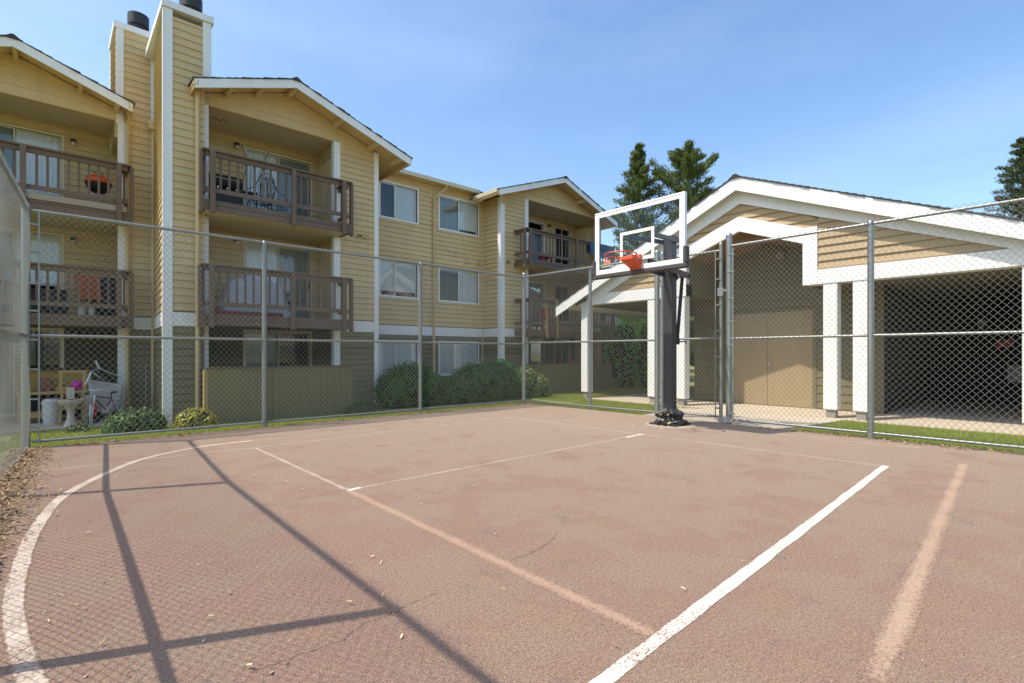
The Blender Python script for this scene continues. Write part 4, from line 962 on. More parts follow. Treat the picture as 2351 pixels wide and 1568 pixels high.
# crumpled bag heaped around the pole foot
def crumple(name, c, rx, ry, h, mt, seed, n=44, m_=14, layers=3):
    rs = np.random.default_rng(seed); ph = rs.uniform(0, 6.28, (10,)); V = []; F = []
    for j in range(m_):
        t = j/(m_-1)
        for i in range(n):
            a = 2*math.pi*i/n
            s = 1-.25*t-.45*max(0, t-.75)*4*.5
            lay = 1+.13*math.sin(t*math.pi*2*layers/1.5+ph[0])
            wob = 1+.10*math.sin(3*a+ph[1]+3*t)+.07*math.sin(7*a+ph[2]-5*t)+.06*math.sin(13*a+ph[3]+9*t)+.03*rs.normal()
            V.append((c[0]+rx*s*lay*wob*math.cos(a), c[1]+ry*s*lay*wob*math.sin(a), c[2]+h*t*(1+.10*math.sin(2*a+ph[4])+.06*math.sin(5*a+ph[5]))+(.012*rs.normal() if 0 < j else 0)))
    for j in range(m_-1):
        for i in range(n): F.append((j*n+i, j*n+(i+1) % n, (j+1)*n+(i+1) % n, (j+1)*n+i))
    F.append(tuple(range((m_-1)*n, m_*n)))
    return mk(name, V, F, mt, None, smooth=False)
bagt = crumple('sandbag_wrap', (HX-.02, HY-.02, .002), .245, .235, .27, 'black', 5); tag(bagt, 'torn black plastic wrap heaped around the foot of the hoop pole', 'wrap')
sc = MB()
for dx, dy, z, s in ((-.20,-.05,.20,.07), (-.25,.02,.08,.07), (-.245,-.12,.06,.05), (-.22,.10,.10,.04)):
    P = [Vector((HX+dx+random.uniform(-.02,.02), HY+dy+s*math.cos(a)*random.uniform(.5,1), z+s*.5*math.sin(a)*random.uniform(.5,1))) for a in np.linspace(0, 6.28, 7, endpoint=False)]
    sc.prism(P, (.10, 0, 0))
sc.build('torn_foam', 'dryleaf', bagt)
rs_ = MB(); rs_.lathe([(.0,.0026),(.30,.0026),(.42,.0024)], (HX-.02, HY-.03, 0), 30); M['dust'] = paint_mat('pale_dust_ring', (.62, .50, .36), .40, .62, 20, .8, edge=False); rs_.build('dust_ring', 'dust', court)

# ------------------------------------------------------------------ vegetation
def leaf_arrays(C, Nrm, L, W, jitter=.6, droop=0):
    n = len(C); nr = Nrm + rng.normal(0, jitter, (n, 3)); nr /= np.linalg.norm(nr, axis=1)[:, None]
    d = rng.normal(0, 1, (n, 3)); d[:, 2] -= droop; d -= (d*nr).sum(1)[:, None]*nr; d /= np.linalg.norm(d, axis=1)[:, None]+1e-9
    s = np.cross(nr, d); l = (L*rng.uniform(.6, 1.25, n))[:, None]; w = (W*rng.uniform(.7, 1.2, n))[:, None]
    V = np.stack([C-d*l/2, C+s*w/2+nr*l*.06, C+d*l/2, C-s*w/2+nr*l*.06], 1).reshape(-1, 3)
    F = np.arange(4*n).reshape(n, 4); return V, F
def core_mesh(parent, lobes, mt='core', k=.86):
    mb = MB(); nu, nv = 18, 10
    for (c, r) in lobes:
        o = len(mb.v)
        for j in range(nv+1):
            th = math.pi*j/nv
            for i in range(nu):
                a = 2*math.pi*i/nu; w = k*(1+.06*math.sin(3*a+th*4)+.05*math.sin(7*a-3*th))
                mb.v.append((c[0]+r[0]*w*math.sin(th)*math.cos(a), c[1]+r[1]*w*math.sin(th)*math.sin(a), max(gz(c[0], c[1])-.02, c[2]+r[2]*w*math.cos(th))))
        for j in range(nv):
            for i in range(nu): mb.f.append((o+j*nu+i, o+(j+1)*nu+i, o+(j+1)*nu+(i+1) % nu, o+j*nu+(i+1) % nu))
    return mb.build('twigs', mt, parent, smooth=True)
def shrub(name, lobes, n, L, W, mt, label, cat='shrub', zmin=-.12, flat=.0, extra=None):
    xs = [c for c, r in lobes]; cx = sum(c[0] for c in xs)/len(xs); cy = sum(c[1] for c in xs)/len(xs)
    t = thing(name, (cx, cy, gz(cx, cy)), label, cat)
    st = MB()
    for c, r in lobes:
        for k in range(5):
            a = random.uniform(0, 6.28); st.path([(c[0]+.05*math.cos(a), c[1]+.05*math.sin(a), gz(c[0], c[1])-.05), (c[0]+.3*r[0]*math.cos(a), c[1]+.3*r[1]*math.sin(a), c[2]-.4*r[2]), (c[0]+.7*r[0]*math.cos(a), c[1]+.7*r[1]*math.sin(a), c[2]+.2*r[2])], [.022, .016, .008], 5)
    st.build('stem', 'bark', t)
    core_mesh(t, lobes)
    vols = np.array([r[0]*r[1]+r[0]*r[2]+r[1]*r[2] for c, r in lobes]); vols = vols/vols.sum(); Cs = []; Ns = []
    for (c, r), f in zip(lobes, vols):
        k = int(n*f); d = rng.normal(0, 1, (k, 3)); d /= np.linalg.norm(d, axis=1)[:, None]
        a = np.arctan2(d[:, 1], d[:, 0]); th = np.arccos(d[:, 2])
        bump = 1 + .07*np.sin(4*a+3*th) + .06*np.sin(9*a-5*th) + .05*np.sin(15*a+11*th)
        rad = bump*(1-np.abs(rng.normal(0, .08, k)))+rng.normal(0, .012, k)+(rng.random(k) < .06)*rng.uniform(0, .12, k)+.06*np.sin(23*a)*np.sin(19*th)
        Cs.append(np.array(c)+d*np.array(r)*rad[:, None]); Ns.append(d/np.array(r))
    C = np.concatenate(Cs); Nn = np.concatenate(Ns); Nn /= np.linalg.norm(Nn, axis=1)[:, None]
    ok = C[:, 2] > zmin; C, Nn = C[ok], Nn[ok]; Nn[:, 2] += .35
    if extra:
        emt, frac = extra; pick = (rng.random(len(C)) < frac)
        V, F = leaf_arrays(C[pick], Nn[pick], L, W); mkfast('young_leaves', V, F, emt, t); C, Nn = C[~pick], Nn[~pick]
    V, F = leaf_arrays(C, Nn, L, W); mkfast('leaves', V, F, mt, t); return t
shrub('laurel_shrub', [((6.95, 11.75, .32), (.78, .62, .62)), ((7.45, 11.7, .18), (.62, .58, .52)), ((6.55, 11.75, .15), (.5, .5, .55))], 15000, .075, .038, 'leaf', 'dense rounded dark green laurel shrub below the left ground-floor window')
shrub('laurel_shrub', [((9.0, 11.45, .30), (.85, .62, .62)), ((9.75, 11.45, .36), (.75, .6, .64)), ((8.3, 11.5, .08), (.6, .55, .48))], 18000, .075, .038, 'leaf', 'wide dark green laurel shrub in front of the right ground-floor window')
shrub('variegated_shrub', [((10.65, 11.2, .28), (.52, .42, .50)), ((11.0, 11.05, .12), (.42, .38, .46))], 5200, .085, .034, 'leaf', 'cream and green variegated shrub at the end of the laurel shrubs', extra=('leafv', .45))
def low_plant(name, c, r, n, L, W, mt, label, extra=None):
    return shrub(name, [(c, r), ((c[0]+.35*r[0], c[1]-.1, c[2]-.06), (r[0]*.6, r[1]*.7, r[2]*.7)), ((c[0]-.5*r[0], c[1]+.05, c[2]-.05), (r[0]*.55, r[1]*.7, r[2]*.75))], n, L, W, mt, label, 'plant', -.2, extra=extra)
low_plant('ground_cover_plant', (1.12, 11.25, -.06), (.46, .34, .27), 3600, .06, .032, 'leafd', 'low dark green leafy plant at the foot of the left chimney wall')
low_plant('ground_cover_plant', (2.0, 11.02, -.07), (.32, .28, .25), 2600, .06, .034, 'leafy', 'low yellow-green plant with reddish young leaves beside the patio wall', extra=('leafo', .22))
low_plant('ground_cover_plant', (5.3, 10.9, -.12), (.42, .3, .2), 2600, .11, .016, 'leafd', 'low ferny green plant at the right end of the olive patio wall')
low_plant('ground_cover_plant', (.35, 11.9, -.16), (.18, .14, .12), 500, .05, .028, 'leafd', 'tiny green weed at the edge of the cluttered patio slab')
def conifer(name, base, h, rad, n, mt, label, lean=(0, 0), spread=.5, seed=1, shape=None, start=.12):
    rs = np.random.default_rng(seed); t = thing(name, base, label, 'tree')
    b = np.array(base, float); tr = MB(); pts = []
    for k in range(7):
        f = k/6; pts.append((b[0]+lean[0]*f+.12*math.sin(k*1.3), b[1]+lean[1]*f+.12*math.cos(k*1.7), b[2]+h*f*.97))
    tr.path(pts, [.26*(1-f*.93) for f in np.linspace(0, 1, 7)], 8); tr.build('trunk', 'bark', t, smooth=True)
    lm = MB(); Cs = []; Ds = []
    nl = int(h*9)
    for k in range(nl):
        f = start+(1-start)*(k+rs.uniform(0, 1))/nl; f = min(f, .995)
        c = np.array([b[0]+lean[0]*f, b[1]+lean[1]*f, b[2]+h*f*.97]); a = k*2.4+rs.uniform(-.5, .5)
        prof = rad*(np.interp(1-f, [0, .05, .12, .25, .45, 1], shape) if shape else min(1, (1-f)*1.9)**.8)*rs.uniform(.5, 1.15)+.10
        tip = c+np.array([math.cos(a)*prof, math.sin(a)*prof, prof*spread*rs.uniform(.3, 1.1)])
        mid = (c+tip)/2+np.array([0, 0, -prof*.06])
        lm.path([tuple(c), tuple(mid), tuple(tip)], [.035*(1-f)+.012, .02*(1-f)+.008, .005], 4)
        ns = max(5, int(prof*9))
        for s in range(ns):
            u = (s+rs.uniform(0, 1))/ns*.9+.12; p = c*(1-u)+tip*u+np.array([0, 0, -.1*prof*u*(1-u)])
            m_ = max(8, int(n/(nl*ns))); sz = .10+.13*prof*(1.1-u)**.8
            d0 = (tip-c)/np.linalg.norm(tip-c)
            q = p+rs.normal(0, 1, (m_, 3))*sz*np.array([.6, .6, .42])
            dd = d0*.9+rs.normal(0, .45, (m_, 3)); dd[:, 2] += .45
            Cs.append(q); Ds.append(dd)
    lm.build('limb', 'bark', t)
    C = np.concatenate(Cs); D = np.concatenate(Ds); D /= np.linalg.norm(D, axis=1)[:, None]; n_ = len(C)
    nr = rs.normal(0, 1, (n_, 3)); nr -= (nr*D).sum(1)[:, None]*D; nr /= np.linalg.norm(nr, axis=1)[:, None]; s = np.cross(D, nr)
    l = rs.uniform(.12, .30, (n_, 1)); w = rs.uniform(.025, .055, (n_, 1))
    V = np.stack([C-D*l*.5, C+s*w*.5, C+D*l*.5, C-s*w*.5], 1).reshape(-1, 3)
    mkfast('crown', V, np.arange(4*n_).reshape(n_, 4), mt, t); return t
conifer('conifer_tree', (21.2, 14.3, -.3), 12.0, 1.75, 30000, 'conifer', 'pointed conifer, the left one of the pair behind the backboard', seed=3, spread=.75, shape=[.02, .10, .25, .75, 1, 1])
conifer('conifer_tree', (22.6, 12.9, -.3), 11.6, 2.5, 52000, 'conifer', 'broad bushy conifer, the right one of the pair beside the carport gable', seed=8, spread=.85, lean=(.4, -.2), shape=[.15, .42, .6, .75, .95, 1])
conifer('conifer_tree', (38.6, 2.0, -.3), 13.4, 2.9, 30000, 'coniferd', 'tall conifer at the right edge beyond the carport roof', seed=12, spread=.35)
conifer('conifer_tree', (24.5, 16.5, -.3), 6.8, 2.2, 18000, 'conifer', 'lower green conifer seen through the backboard glass', seed=15, spread=.6)
shrub('tall_hedge', [((17.3, 12.3, 1.0), (.6, 1.0, 1.55)), ((17.5, 11.2, 1.0), (.6, .9, 1.6)), ((17.4, 13.5, 1.0), (.6, .9, 1.5))], 17000, .085, .045, 'hedge', 'tall bright green clipped hedge seen through the open carport bay', 'hedge')
# far house behind the backboard
fh = thing('neighbour_house', (27, 21, -.3), 'grey neighbouring house with a mossy roof, seen through the backboard', 'house')
MB().box(22.5, 31, 19.5, 26, -.3, 5.2).build('wall', 'farwall', fh)
q = MB(); q.hexa([(22,18.9,5.0),(31.5,18.9,5.0),(31.5,22.7,7.6),(22,22.7,7.6)], [(22,18.9,5.2),(31.5,18.9,5.2),(31.5,22.7,7.8),(22,22.7,7.8)]); q.hexa([(22,26.5,5.0),(31.5,26.5,5.0),(31.5,22.7,7.6),(22,22.7,7.6)], [(22,26.5,5.2),(31.5,26.5,5.2),(31.5,22.7,7.8),(22,22.7,7.8)]); q.build('roof', 'farroof', fh)
MB().box(22.38, 22.48, 20.3, 21.4, 3.2, 4.3).build('window', 'dark', fh); MB().box(23.8, 25.2, 19.38, 19.48, 3.2, 4.3).build('window', 'dark', fh)
# leafy treeline closing the view far behind
shrub('broadleaf_tree', [((20.5, 18.2, 3.0), (1.3, 1.3, 1.5)), ((21.4, 17.6, 4.0), (1.1, 1.1, 1.2)), ((19.9, 18.8, 2.2), (1.0, 1.0, 1.3))], 9000, .14, .09, 'coniferd', 'dark leafy tree in front of the grey house behind the backboard', 'tree', zmin=.6)
for k, (x, y, h, lab) in enumerate([(30, 28, 7, 'far rounded tree behind the apartment building'), (40, 18, 6, 'far rounded tree in the gap under the left carport bay'), (46, 8, 5.5, 'far rounded tree low behind the carport')]):
    shrub('far_tree', [((x, y, h*.5), (3.2, 3.2, h*.5)), ((x+2.5, y-2, h*.42), (2.6, 2.6, h*.42)), ((x-2.5, y+2, h*.4), (2.6, 2.6, h*.4))], 7000, .35, .2, 'coniferd', lab, 'tree', zmin=.2)

def grass(region, n, h=(.025, .06), yellow=False):
    x0, x1, y0, y1 = region
    x = rng.uniform(x0, x1, n); y = rng.uniform(y0, y1, n); z = np.array([gz(a, b) for a, b in zip(x, y)])
    a = rng.uniform(0, 6.28, n); hh = rng.uniform(*h, n); w = rng.uniform(.003, .007, n); lx = rng.normal(0, .022, n); ly = rng.normal(0, .022, n)
    V = np.stack([np.stack([x-w*np.cos(a), y-w*np.sin(a), z-.005], -1), np.stack([x+w*np.cos(a), y+w*np.sin(a), z-.005], -1), np.stack([x+lx, y+ly, z+hh], -1)], 1)
    return V.reshape(-1, 3)
G = np.concatenate([grass((-.6, 8.6, 9.0, 11.3), 52000), grass((8.72, 11.62, 6.0, 11.4), 34000), grass((8.74, 11.62, -1.5, 3.12), 46000), grass((11.6, 16, 9.8, 11.6), 14000), grass((-.5, 2, 11.3, 12.4), 6000)])
gr = mkfast('lawn_grass', G, np.arange(len(G)).reshape(-1, 3), 'blade'); tag(gr, 'short mown grass in strips outside the court fence', 'grass')
# wood chips along the left fence, and litter on the court
def chips(n, fx, fy, size, z0, flat=.4):
    x = fx(n); y = fy(n); a = rng.uniform(0, 6.28, n); L = rng.uniform(.5, 1.3, n)*size; W = L*rng.uniform(.18, .5, n); tl = rng.normal(0, flat, n)
    z = z0+rng.uniform(.0, .018, n); c, s = np.cos(a), np.sin(a); dz = L*np.sin(tl)*.5
    P = lambda u, v, t: np.stack([x+c*u*L/2-s*v*W/2, y+s*u*L/2+c*v*W/2, np.maximum(z+u*dz+t, .003)], -1)
    V = np.stack([P(-1, -.7, 0), P(1, -1, 0), P(.8, 1, .002), P(-1, .8, .003)], 1); return V.reshape(-1, 3)
def c1y(n): global _cy; _cy = 8.85-6.2*rng.random(n)**1.25; return _cy
_cy = c1y(5200)
C1 = chips(5200, lambda n: -.40-.02*(8.9-_cy)*0+np.abs(rng.normal(0, 1, n))*np.clip((_cy-2.2)*.045, .02, .16), lambda n: _cy, .034, .004)
C2 = chips(900, lambda n: rng.uniform(-.3, 8.4, n), lambda n: 8.84-np.abs(rng.normal(0, .05, n)), .045, .004)
C3 = chips(500, lambda n: 8.56-np.abs(rng.normal(0, .05, n)), lambda n: rng.uniform(-1, 3.5, n), .045, .004)
CC = np.concatenate([C1, C2, C3]); wc = mkfast('wood_chips', CC, np.arange(len(CC)).reshape(-1, 4), 'chip'); tag(wc, 'scattered wood chips and dry litter along the foot of the fences', 'wood chips')
C4 = np.concatenate([chips(40, lambda n: rng.uniform(-.1, 3.5, n), lambda n: rng.uniform(1.2, 6, n), .02, .004, .25), chips(25, lambda n: rng.uniform(1.5, 6, n), lambda n: rng.uniform(.3, 4, n), .018, .004, .25), chips(90, lambda n: np.abs(rng.normal(0, .7, n))-.1, lambda n: rng.uniform(1.6, 6.5, n), .022, .004, .25)])
lv = mkfast('fallen_leaves', C4, np.arange(len(C4)).reshape(-1, 4), 'dryleaf'); tag(lv, 'small dry leaves and twigs lying about the court', 'leaves')
# curb of bare soil under the right fence
struct(tag(MB().box(8.602, 8.76, -4, 3.14, -.2, -.006).build('kerb_strip', 'mulch'), 'narrow soil strip under the right fence'))

# ------------------------------------------------------------------ things on the balconies and patio
# kettle grill (left top balcony)
def zscale(pts, k): return [(r*k, h*k) for r, h in pts]
kg = thing('kettle_grill', (.74, 14.15, Z3), 'kettle grill with orange lid on the far-left top balcony', 'grill')
b_ = MB(); b_.lathe([(0,.42),(.10,.43),(.19,.50),(.235,.62)], (.74, 14.15, Z3), 22); b_.build('bowl', 'black', kg, smooth=True)
b_ = MB(); b_.lathe([(.24,.622),(.245,.64),(.215,.72),(.12,.79),(0,.81)], (.74, 14.15, Z3), 22); lid = b_.build('lid', mat('orange_enamel', (.75, .10, .01), .25, .04, 4), kg, smooth=True)
MB().path([(.66,14.15,Z3+.79), (.67,14.15,Z3+.86), (.74,14.15,Z3+.88), (.81,14.15,Z3+.86), (.82,14.15,Z3+.79)], .009, 6).build('lid_handle', 'black', lid)
for a in (.4, 2.5, 4.6): MB().tube((.74+.10*math.cos(a), 14.15+.10*math.sin(a), Z3+.45), (.74+.24*math.cos(a), 14.15+.24*math.sin(a), Z3), .012, 6).build('leg', 'steel', kg)
# gas grill and wire chairs (middle top balcony)
gg = thing('gas_grill', (2.85, 12.5, Z3), 'black gas grill on the top balcony beside the tall chimney', 'grill')
MB().box(2.5, 3.1, 12.3, 12.75, Z3+.05, Z3+.50).build('cart', 'black', gg, bevel=.01)
fb_ = MB(); fb_.prism([(2.5,12.28,Z3+.55),(2.5,12.22,Z3+.66),(2.5,12.28,Z3+.78),(2.5,12.45,Z3+.86),(2.5,12.66,Z3+.82),(2.5,12.75,Z3+.55)], (.6,0,0)); fb_.build('lid', 'black', gg, bevel=.02)
MB().tube((2.56,12.2,Z3+.70), (3.04,12.2,Z3+.70), .012, 6).build('lid_handle', 'steel', gg)
for x in (2.62, 2.80, 2.98): MB().tube((x,12.30,Z3+.515), (x,12.25,Z3+.515), .022, 8).build('control_knob', 'steel', gg)
MB().box(3.11, 3.42, 12.3, 12.72, Z3+.53, Z3+.56).build('side_shelf', 'black', gg)
for x in (2.53, 3.07):
    for y in (12.34, 12.7): MB().tube((x,y,Z3), (x,y,Z3+.06), .03, 8).build('wheel', 'black', gg)
def wire_chair(c, rz, label):
    t = thing('wire_chair', c, label, 'chair', 'wire garden chairs on the middle top balcony'); M4 = Matrix.Translation(c) @ Matrix.Rotation(rz, 4, 'Z')
    T = lambda p: tuple(M4 @ Vector(p))
    s = MB(); s.path([T((.22*math.cos(a), .22*math.sin(a), .42)) for a in np.linspace(0, 6.28, 16, endpoint=False)], .009, 5, closed=True)
    for k in range(-3, 4): s.path([T((.06*k, -.2, .42)), T((.06*k, .2, .42))], .004, 4)
    s.build('seat', 'black', t)
    b2 = MB(); b2.path([T((-.22,.12,.42)), T((-.25,.24,.75)), T((-.14,.28,.98)), T((0,.29,1.04)), T((.14,.28,.98)), T((.25,.24,.75)), T((.22,.12,.42))], .010, 5)
    for k in range(-4, 5): b2.path([T((.045*k,.2,.42)), T((.05*k,.28,1.02-abs(k)*.02))], .0035, 4)
    for z in np.arange(.5, 1.0, .06): b2.path([T((-.23,.2+.06*(z-.4),z)), T((0,.27,z)), T((.23,.2+.06*(z-.4),z))], .0035, 4)
    b2.path([T((-.25,.22,.68)), T((-.27,-.05,.66)), T((-.22,-.15,.42))], .009, 5); b2.path([T((.25,.22,.68)), T((.27,-.05,.66)), T((.22,-.15,.42))], .009, 5)
    b2.build('backrest', 'black', t)
    for x, y in ((-.18,-.15), (.18,-.15), (-.18,.15), (.18,.15)): MB().path([T((x,y,.42)), T((x*1.25,y*1.3,.0))], .010, 5).build('leg', 'black', t)
    return t
wire_chair((3.52, 12.55, Z3), R(200), 'black wire chair in front of the curtained sliding door, top balcony')
wire_chair((3.95, 12.75, Z3), R(120), 'black wire chair turned sideways, right of its twin on the top balcony')
wire_chair((2.62, 13.05, Z3), R(30), 'black wire chair behind the gas grill on the top balcony')
tl = thing('plant_trellis', (3.55, 12.95, Z3), 'tall black wire plant trellis rising above the top balcony rail', 'trellis')
m1 = MB()
for s in (-1, 1):
    m1.path([(3.55+.3*s, 12.95, Z3), (3.55+.26*s, 12.95, Z3+1.0), (3.55+.16*s, 12.95, Z3+1.5), (3.55+.30*s, 12.93, Z3+1.78)], .009, 5); m1.path([(3.55+.12*s, 12.95, Z3+.1), (3.55+.10*s, 12.95, Z3+1.3), (3.55+.26*s, 12.95, Z3+1.62)], .007, 5)
m1.path([(3.27, 12.95, Z3+1.3), (3.55, 12.95, Z3+1.48), (3.83, 12.95, Z3+1.3)], .008, 5); m1.path([(3.26, 12.95, Z3+.6), (3.84, 12.95, Z3+.6)], .007, 5)
m1.build('wire_frame', 'black', tl)
wt_ = thing('wire_side_table', (3.45, 12.05, Z3), 'low black wire side table close to the top balcony rail', 'table')
m1 = MB(); m1.path([(3.45+.2*math.cos(a), 12.05+.16*math.sin(a), Z3+.30) for a in np.linspace(0, 6.28, 16, endpoint=False)], .009, 5, closed=True); m1.path([(3.45+.2*math.cos(a), 12.05+.16*math.sin(a), Z3+.05) for a in np.linspace(0, 6.28, 16, endpoint=False)], .008, 5, closed=True)
for k in range(-3, 4): m1.path([(3.45+.055*k, 11.92, Z3+.30), (3.45+.055*k, 12.18, Z3+.30)], .005, 4)
m1.build('top', 'black', wt_)
for a in (.8, 2.4, 3.9, 5.5): MB().tube((3.45+.19*math.cos(a), 12.05+.15*math.sin(a), Z3+.30), (3.45+.22*math.cos(a), 12.05+.18*math.sin(a), Z3), .009, 5).build('leg', 'black', wt_)
# tarp-covered furniture (middle balcony)
def draped(name, x0, x1, y0, y1, z0, h, mt, label, cat, seed):
    rs = np.random.default_rng(seed); nx_, ny_ = 26, 16; V = []; F = []
    for j in range(ny_+1):
        for i in range(nx_+1):
            u, v = i/nx_, j/ny_; e = min(1, 6*min(u, 1-u))*min(1, 5*min(v, 1-v)); e = e**.6
            V.append((x0+(x1-x0)*u+.02*math.sin(9*v), y0+(y1-y0)*v+.02*math.sin(11*u), z0+h*e*(.72+.28*math.sin(u*2.6+.4))+.035*math.sin(13*u+4*v)*e+.018*rs.normal()*e))
    for j in range(ny_):
        for i in range(nx_): F.append((j*(nx_+1)+i, j*(nx_+1)+i+1, (j+1)*(nx_+1)+i+1, (j+1)*(nx_+1)+i))
    return tag(mk(name, V, F, mt, None, smooth=True), label, cat)
draped('tarp_covered_furniture', 2.62, 4.05, 11.95, 12.75, Z2+.0, .92, 'tarp', 'furniture under a crumpled grey tarp on the middle balcony', 'tarp', 2)
cr = thing('storage_crate', (4.15, 12.6, Z2), 'teal plastic crate by the sliding door of the middle balcony', 'crate')
M['teal'] = mat('teal_plastic', (.05, .14, .14), .5, .1, 5)
MB().box(3.98, 4.4, 12.4, 12.85, Z2, Z2+.42).build('box', 'teal', cr, bevel=.02); MB().box(3.96, 4.42, 12.38, 12.87, Z2+.425, Z2+.47).build('lid', 'teal', cr, bevel=.015)
rug = MB().box(2.4, 3.75, 11.62, 11.68, Z2+.0, Z2+.10).build('red_plank', mat('faded_red_wood', (.22, .045, .035), .8, .15, 4)); tag(rug, 'faded red plank lying along the edge of the middle balcony', 'plank')
# left middle balcony
ch = thing('folding_chair', (.5, 14.2, Z2), 'rust-orange cushioned chair on the far-left middle balcony', 'chair')
MB().prism([(.40,14.05,Z2+.42),(.40,14.45,Z2+.42),(.40,14.45,Z2+.36),(.40,14.05,Z2+.36)], (.42,0,0)).build('seat', 'terracotta', ch, bevel=.015)
q = MB(); q.hexa([(.40,14.43,Z2+.42),(.82,14.43,Z2+.42),(.82,14.47,Z2+.42),(.40,14.47,Z2+.42)], [(.34,14.60,Z2+.95),(.76,14.60,Z2+.95),(.76,14.64,Z2+.95),(.34,14.64,Z2+.95)]); q.build('backrest', 'terracotta', ch, bevel=.015)
for x in (.43, .79):
    for y in (14.07, 14.42): MB().tube((x,y,Z2+.36), (x,y,Z2), .014, 6).build('leg', 'black', ch)
cb_ = thing('storage_cabinet', (.85, 14.9, Z2), 'tall black plastic cabinet at the right of the far-left middle balcony', 'cabinet')
MB().box(.62, 1.15, 14.75, 15.3, Z2, Z2+.95).build('body', 'black', cb_, bevel=.01); MB().box(.88, .89, 14.735, 14.748, Z2+.05, Z2+.9).build('door_seam', 'pad', cb_)
for x in (-.32, -.02):
    bn = thing('storage_bin', (x+.14, 14.5, Z2), 'black storage bin under the curtain, %s on the far-left middle balcony' % ('left' if x < -.1 else 'right'), 'bin', 'black bins on the far-left balcony')
    MB().box(x, x+.27, 14.3, 14.7, Z2, Z2+.52).build('body', 'black', bn, bevel=.01); MB().box(x-.012, x+.282, 14.29, 14.71, Z2+.525, Z2+.56).build('lid', 'black', bn)
MB()
for i, (x, s) in enumerate(((.46, 1.0), (.62, .9))):
    jg = thing('detergent_jug', (x, 13.95, Z2), 'white plastic jug, %s of two behind the far-left middle railing' % ('left' if i == 0 else 'right'), 'jug', 'white jugs on the balcony')
    q = MB(); q.lathe([(0,0),(.06*s,0),(.065*s,.02),(.065*s,.15),(.05*s,.19),(.022*s,.22),(.022*s,.24)], (x, 13.95, Z2), 14); q.build('body', 'offwhite', jg, smooth=True)
    q = MB(); q.lathe([(.027,.0),(.027,.03),(0,.032)], (x, 13.95, Z2+.235*s), 10); q.build('cap', 'blue', jg)
# right balconies
dv = thing('drying_rack', (12.0, 12.2, Z3), 'small red plastic step stool at the left end of the right top balcony', 'stool')
MB().box(12.35, 12.75, 12.05, 12.35, Z3+.24, Z3+.28).build('seat', 'red', dv)
for x in (12.38, 12.72):
    for y in (12.08, 12.32): MB().box(x-.02, x+.02, y-.02, y+.02, Z3, Z3+.24).build('leg', 'red', dv)
cv = MB(); pts = []; n = 22
for i in range(n+1):
    u = i/n; x = 14.3+u*1.25
    wv = .02*math.sin(i*1.7); pts += [(x, YQB-.075+wv, 4.72+.05*math.sin(i*.9)), (x, YQB-.066, 5.22), (x, YQB-.02, 5.232), (x, YQB+.105, 5.222), (x, YQB+.11+wv, 4.85)]
cv.add(pts, [(5*i+k, 5*i+5+k, 5*i+6+k, 5*i+1+k) for i in range(n) for k in range(4)])
tag(cv.build('hanging_blanket', 'blue', None, smooth=True), 'dark blue blanket draped over the rail of the right top balcony', 'blanket')
M['gblue'] = mat('grey_blue_plastic', (.16, .22, .30), .6, .1, 5)
jk = MB(); jk.prism([(11.95,12.3,Z3),(12.2,12.3,Z3),(12.22,12.3,Z3+.85),(12.12,12.3,Z3+1.0),(12.0,12.3,Z3+.95)], (0,.2,0)); tag(jk.build('standing_bag', 'gblue', None, bevel=.03), 'tall grey-blue bag standing behind the right top balcony rail', 'bag')
for i, (x, h, mt_, lab) in enumerate(((12.05, 1.15, 'wood', 'left one'), (12.55, 1.3, 'wood', 'right one'))):
    lb = MB(); lb.hexa([(x,11.66,Z2-.25),(x+.09,11.66,Z2-.25),(x+.09,11.69,Z2-.25),(x,11.69,Z2-.25)], [(x-.05,11.66,Z2-.25+h),(x+.04,11.66,Z2-.25+h),(x+.04,11.69,Z2-.25+h),(x-.05,11.69,Z2-.25+h)])
    tag(lb.build('leaning_board', 'wood', None), 'loose orange-brown board against the right middle balcony rail, %s' % lab, 'board', 'loose boards on the right balcony')
st_ = thing('plastic_chair', (12.9, 12.4, Z2), 'red plastic chair on the right middle balcony', 'chair')
MB().box(12.75, 13.15, 12.2, 12.6, Z2+.38, Z2+.42).build('seat', 'red', st_); q = MB().box(12.75, 13.15, 12.58, 12.62, Z2+.42, Z2+.85); q.build('backrest', 'red', st_)
for x in (12.78, 13.12):
    for y in (12.23, 12.57): MB().box(x-.02, x+.02, y-.02, y+.02, Z2, Z2+.38).build('leg', 'red', st_)
cn = thing('garden_ornament', (13.35, 11.76, .866), 'small orange cone standing on the far olive patio wall', 'cone')
q = MB(); q.lathe([(.07,0),(.07,.015),(.05,.016),(.014,.17),(0,.172)], (13.35, 11.74, .866), 12); q.build('body', 'orange', cn)
# cluttered ground-floor patio at the left
ZG = -.163
wb = thing('workbench', (.1, 13.9, ZG), 'workbench with a yellow pegboard back on the cluttered left patio', 'workbench')
MB().box(-.55, .62, 14.08, 14.12, ZG+.62, ZG+1.02).build('pegboard', 'peg', wb); MB().box(-.55, .66, 13.6, 14.07, ZG+.56, ZG+.61).build('bench_top', 'wood', wb)
MB().box(-.5, .62, 14.0, 14.12, ZG+1.025, ZG+1.07).build('shelf', 'black', wb)
for x in (-.5, .56): MB().box(x, x+.07, 13.65, 13.72, ZG, ZG+.555).build('leg', 'wood', wb)
MB().box(-.5, .6, 14.0, 14.05, ZG+.05, ZG+.55).build('back_panel', 'dark', wb); MB().box(-.5, .1, 13.64, 13.98, ZG+.10, ZG+.22).build('drawer', 'wood', wb)
q = MB().box(-.22, -.0, 13.85, 14.0, ZG+.615, ZG+.86); tag(q.build('tool_box', mat('brown_cardboard', (.20, .09, .05), .8, .1, 5), None, bevel=.006), 'brown box standing on the workbench before the pegboard', 'box')
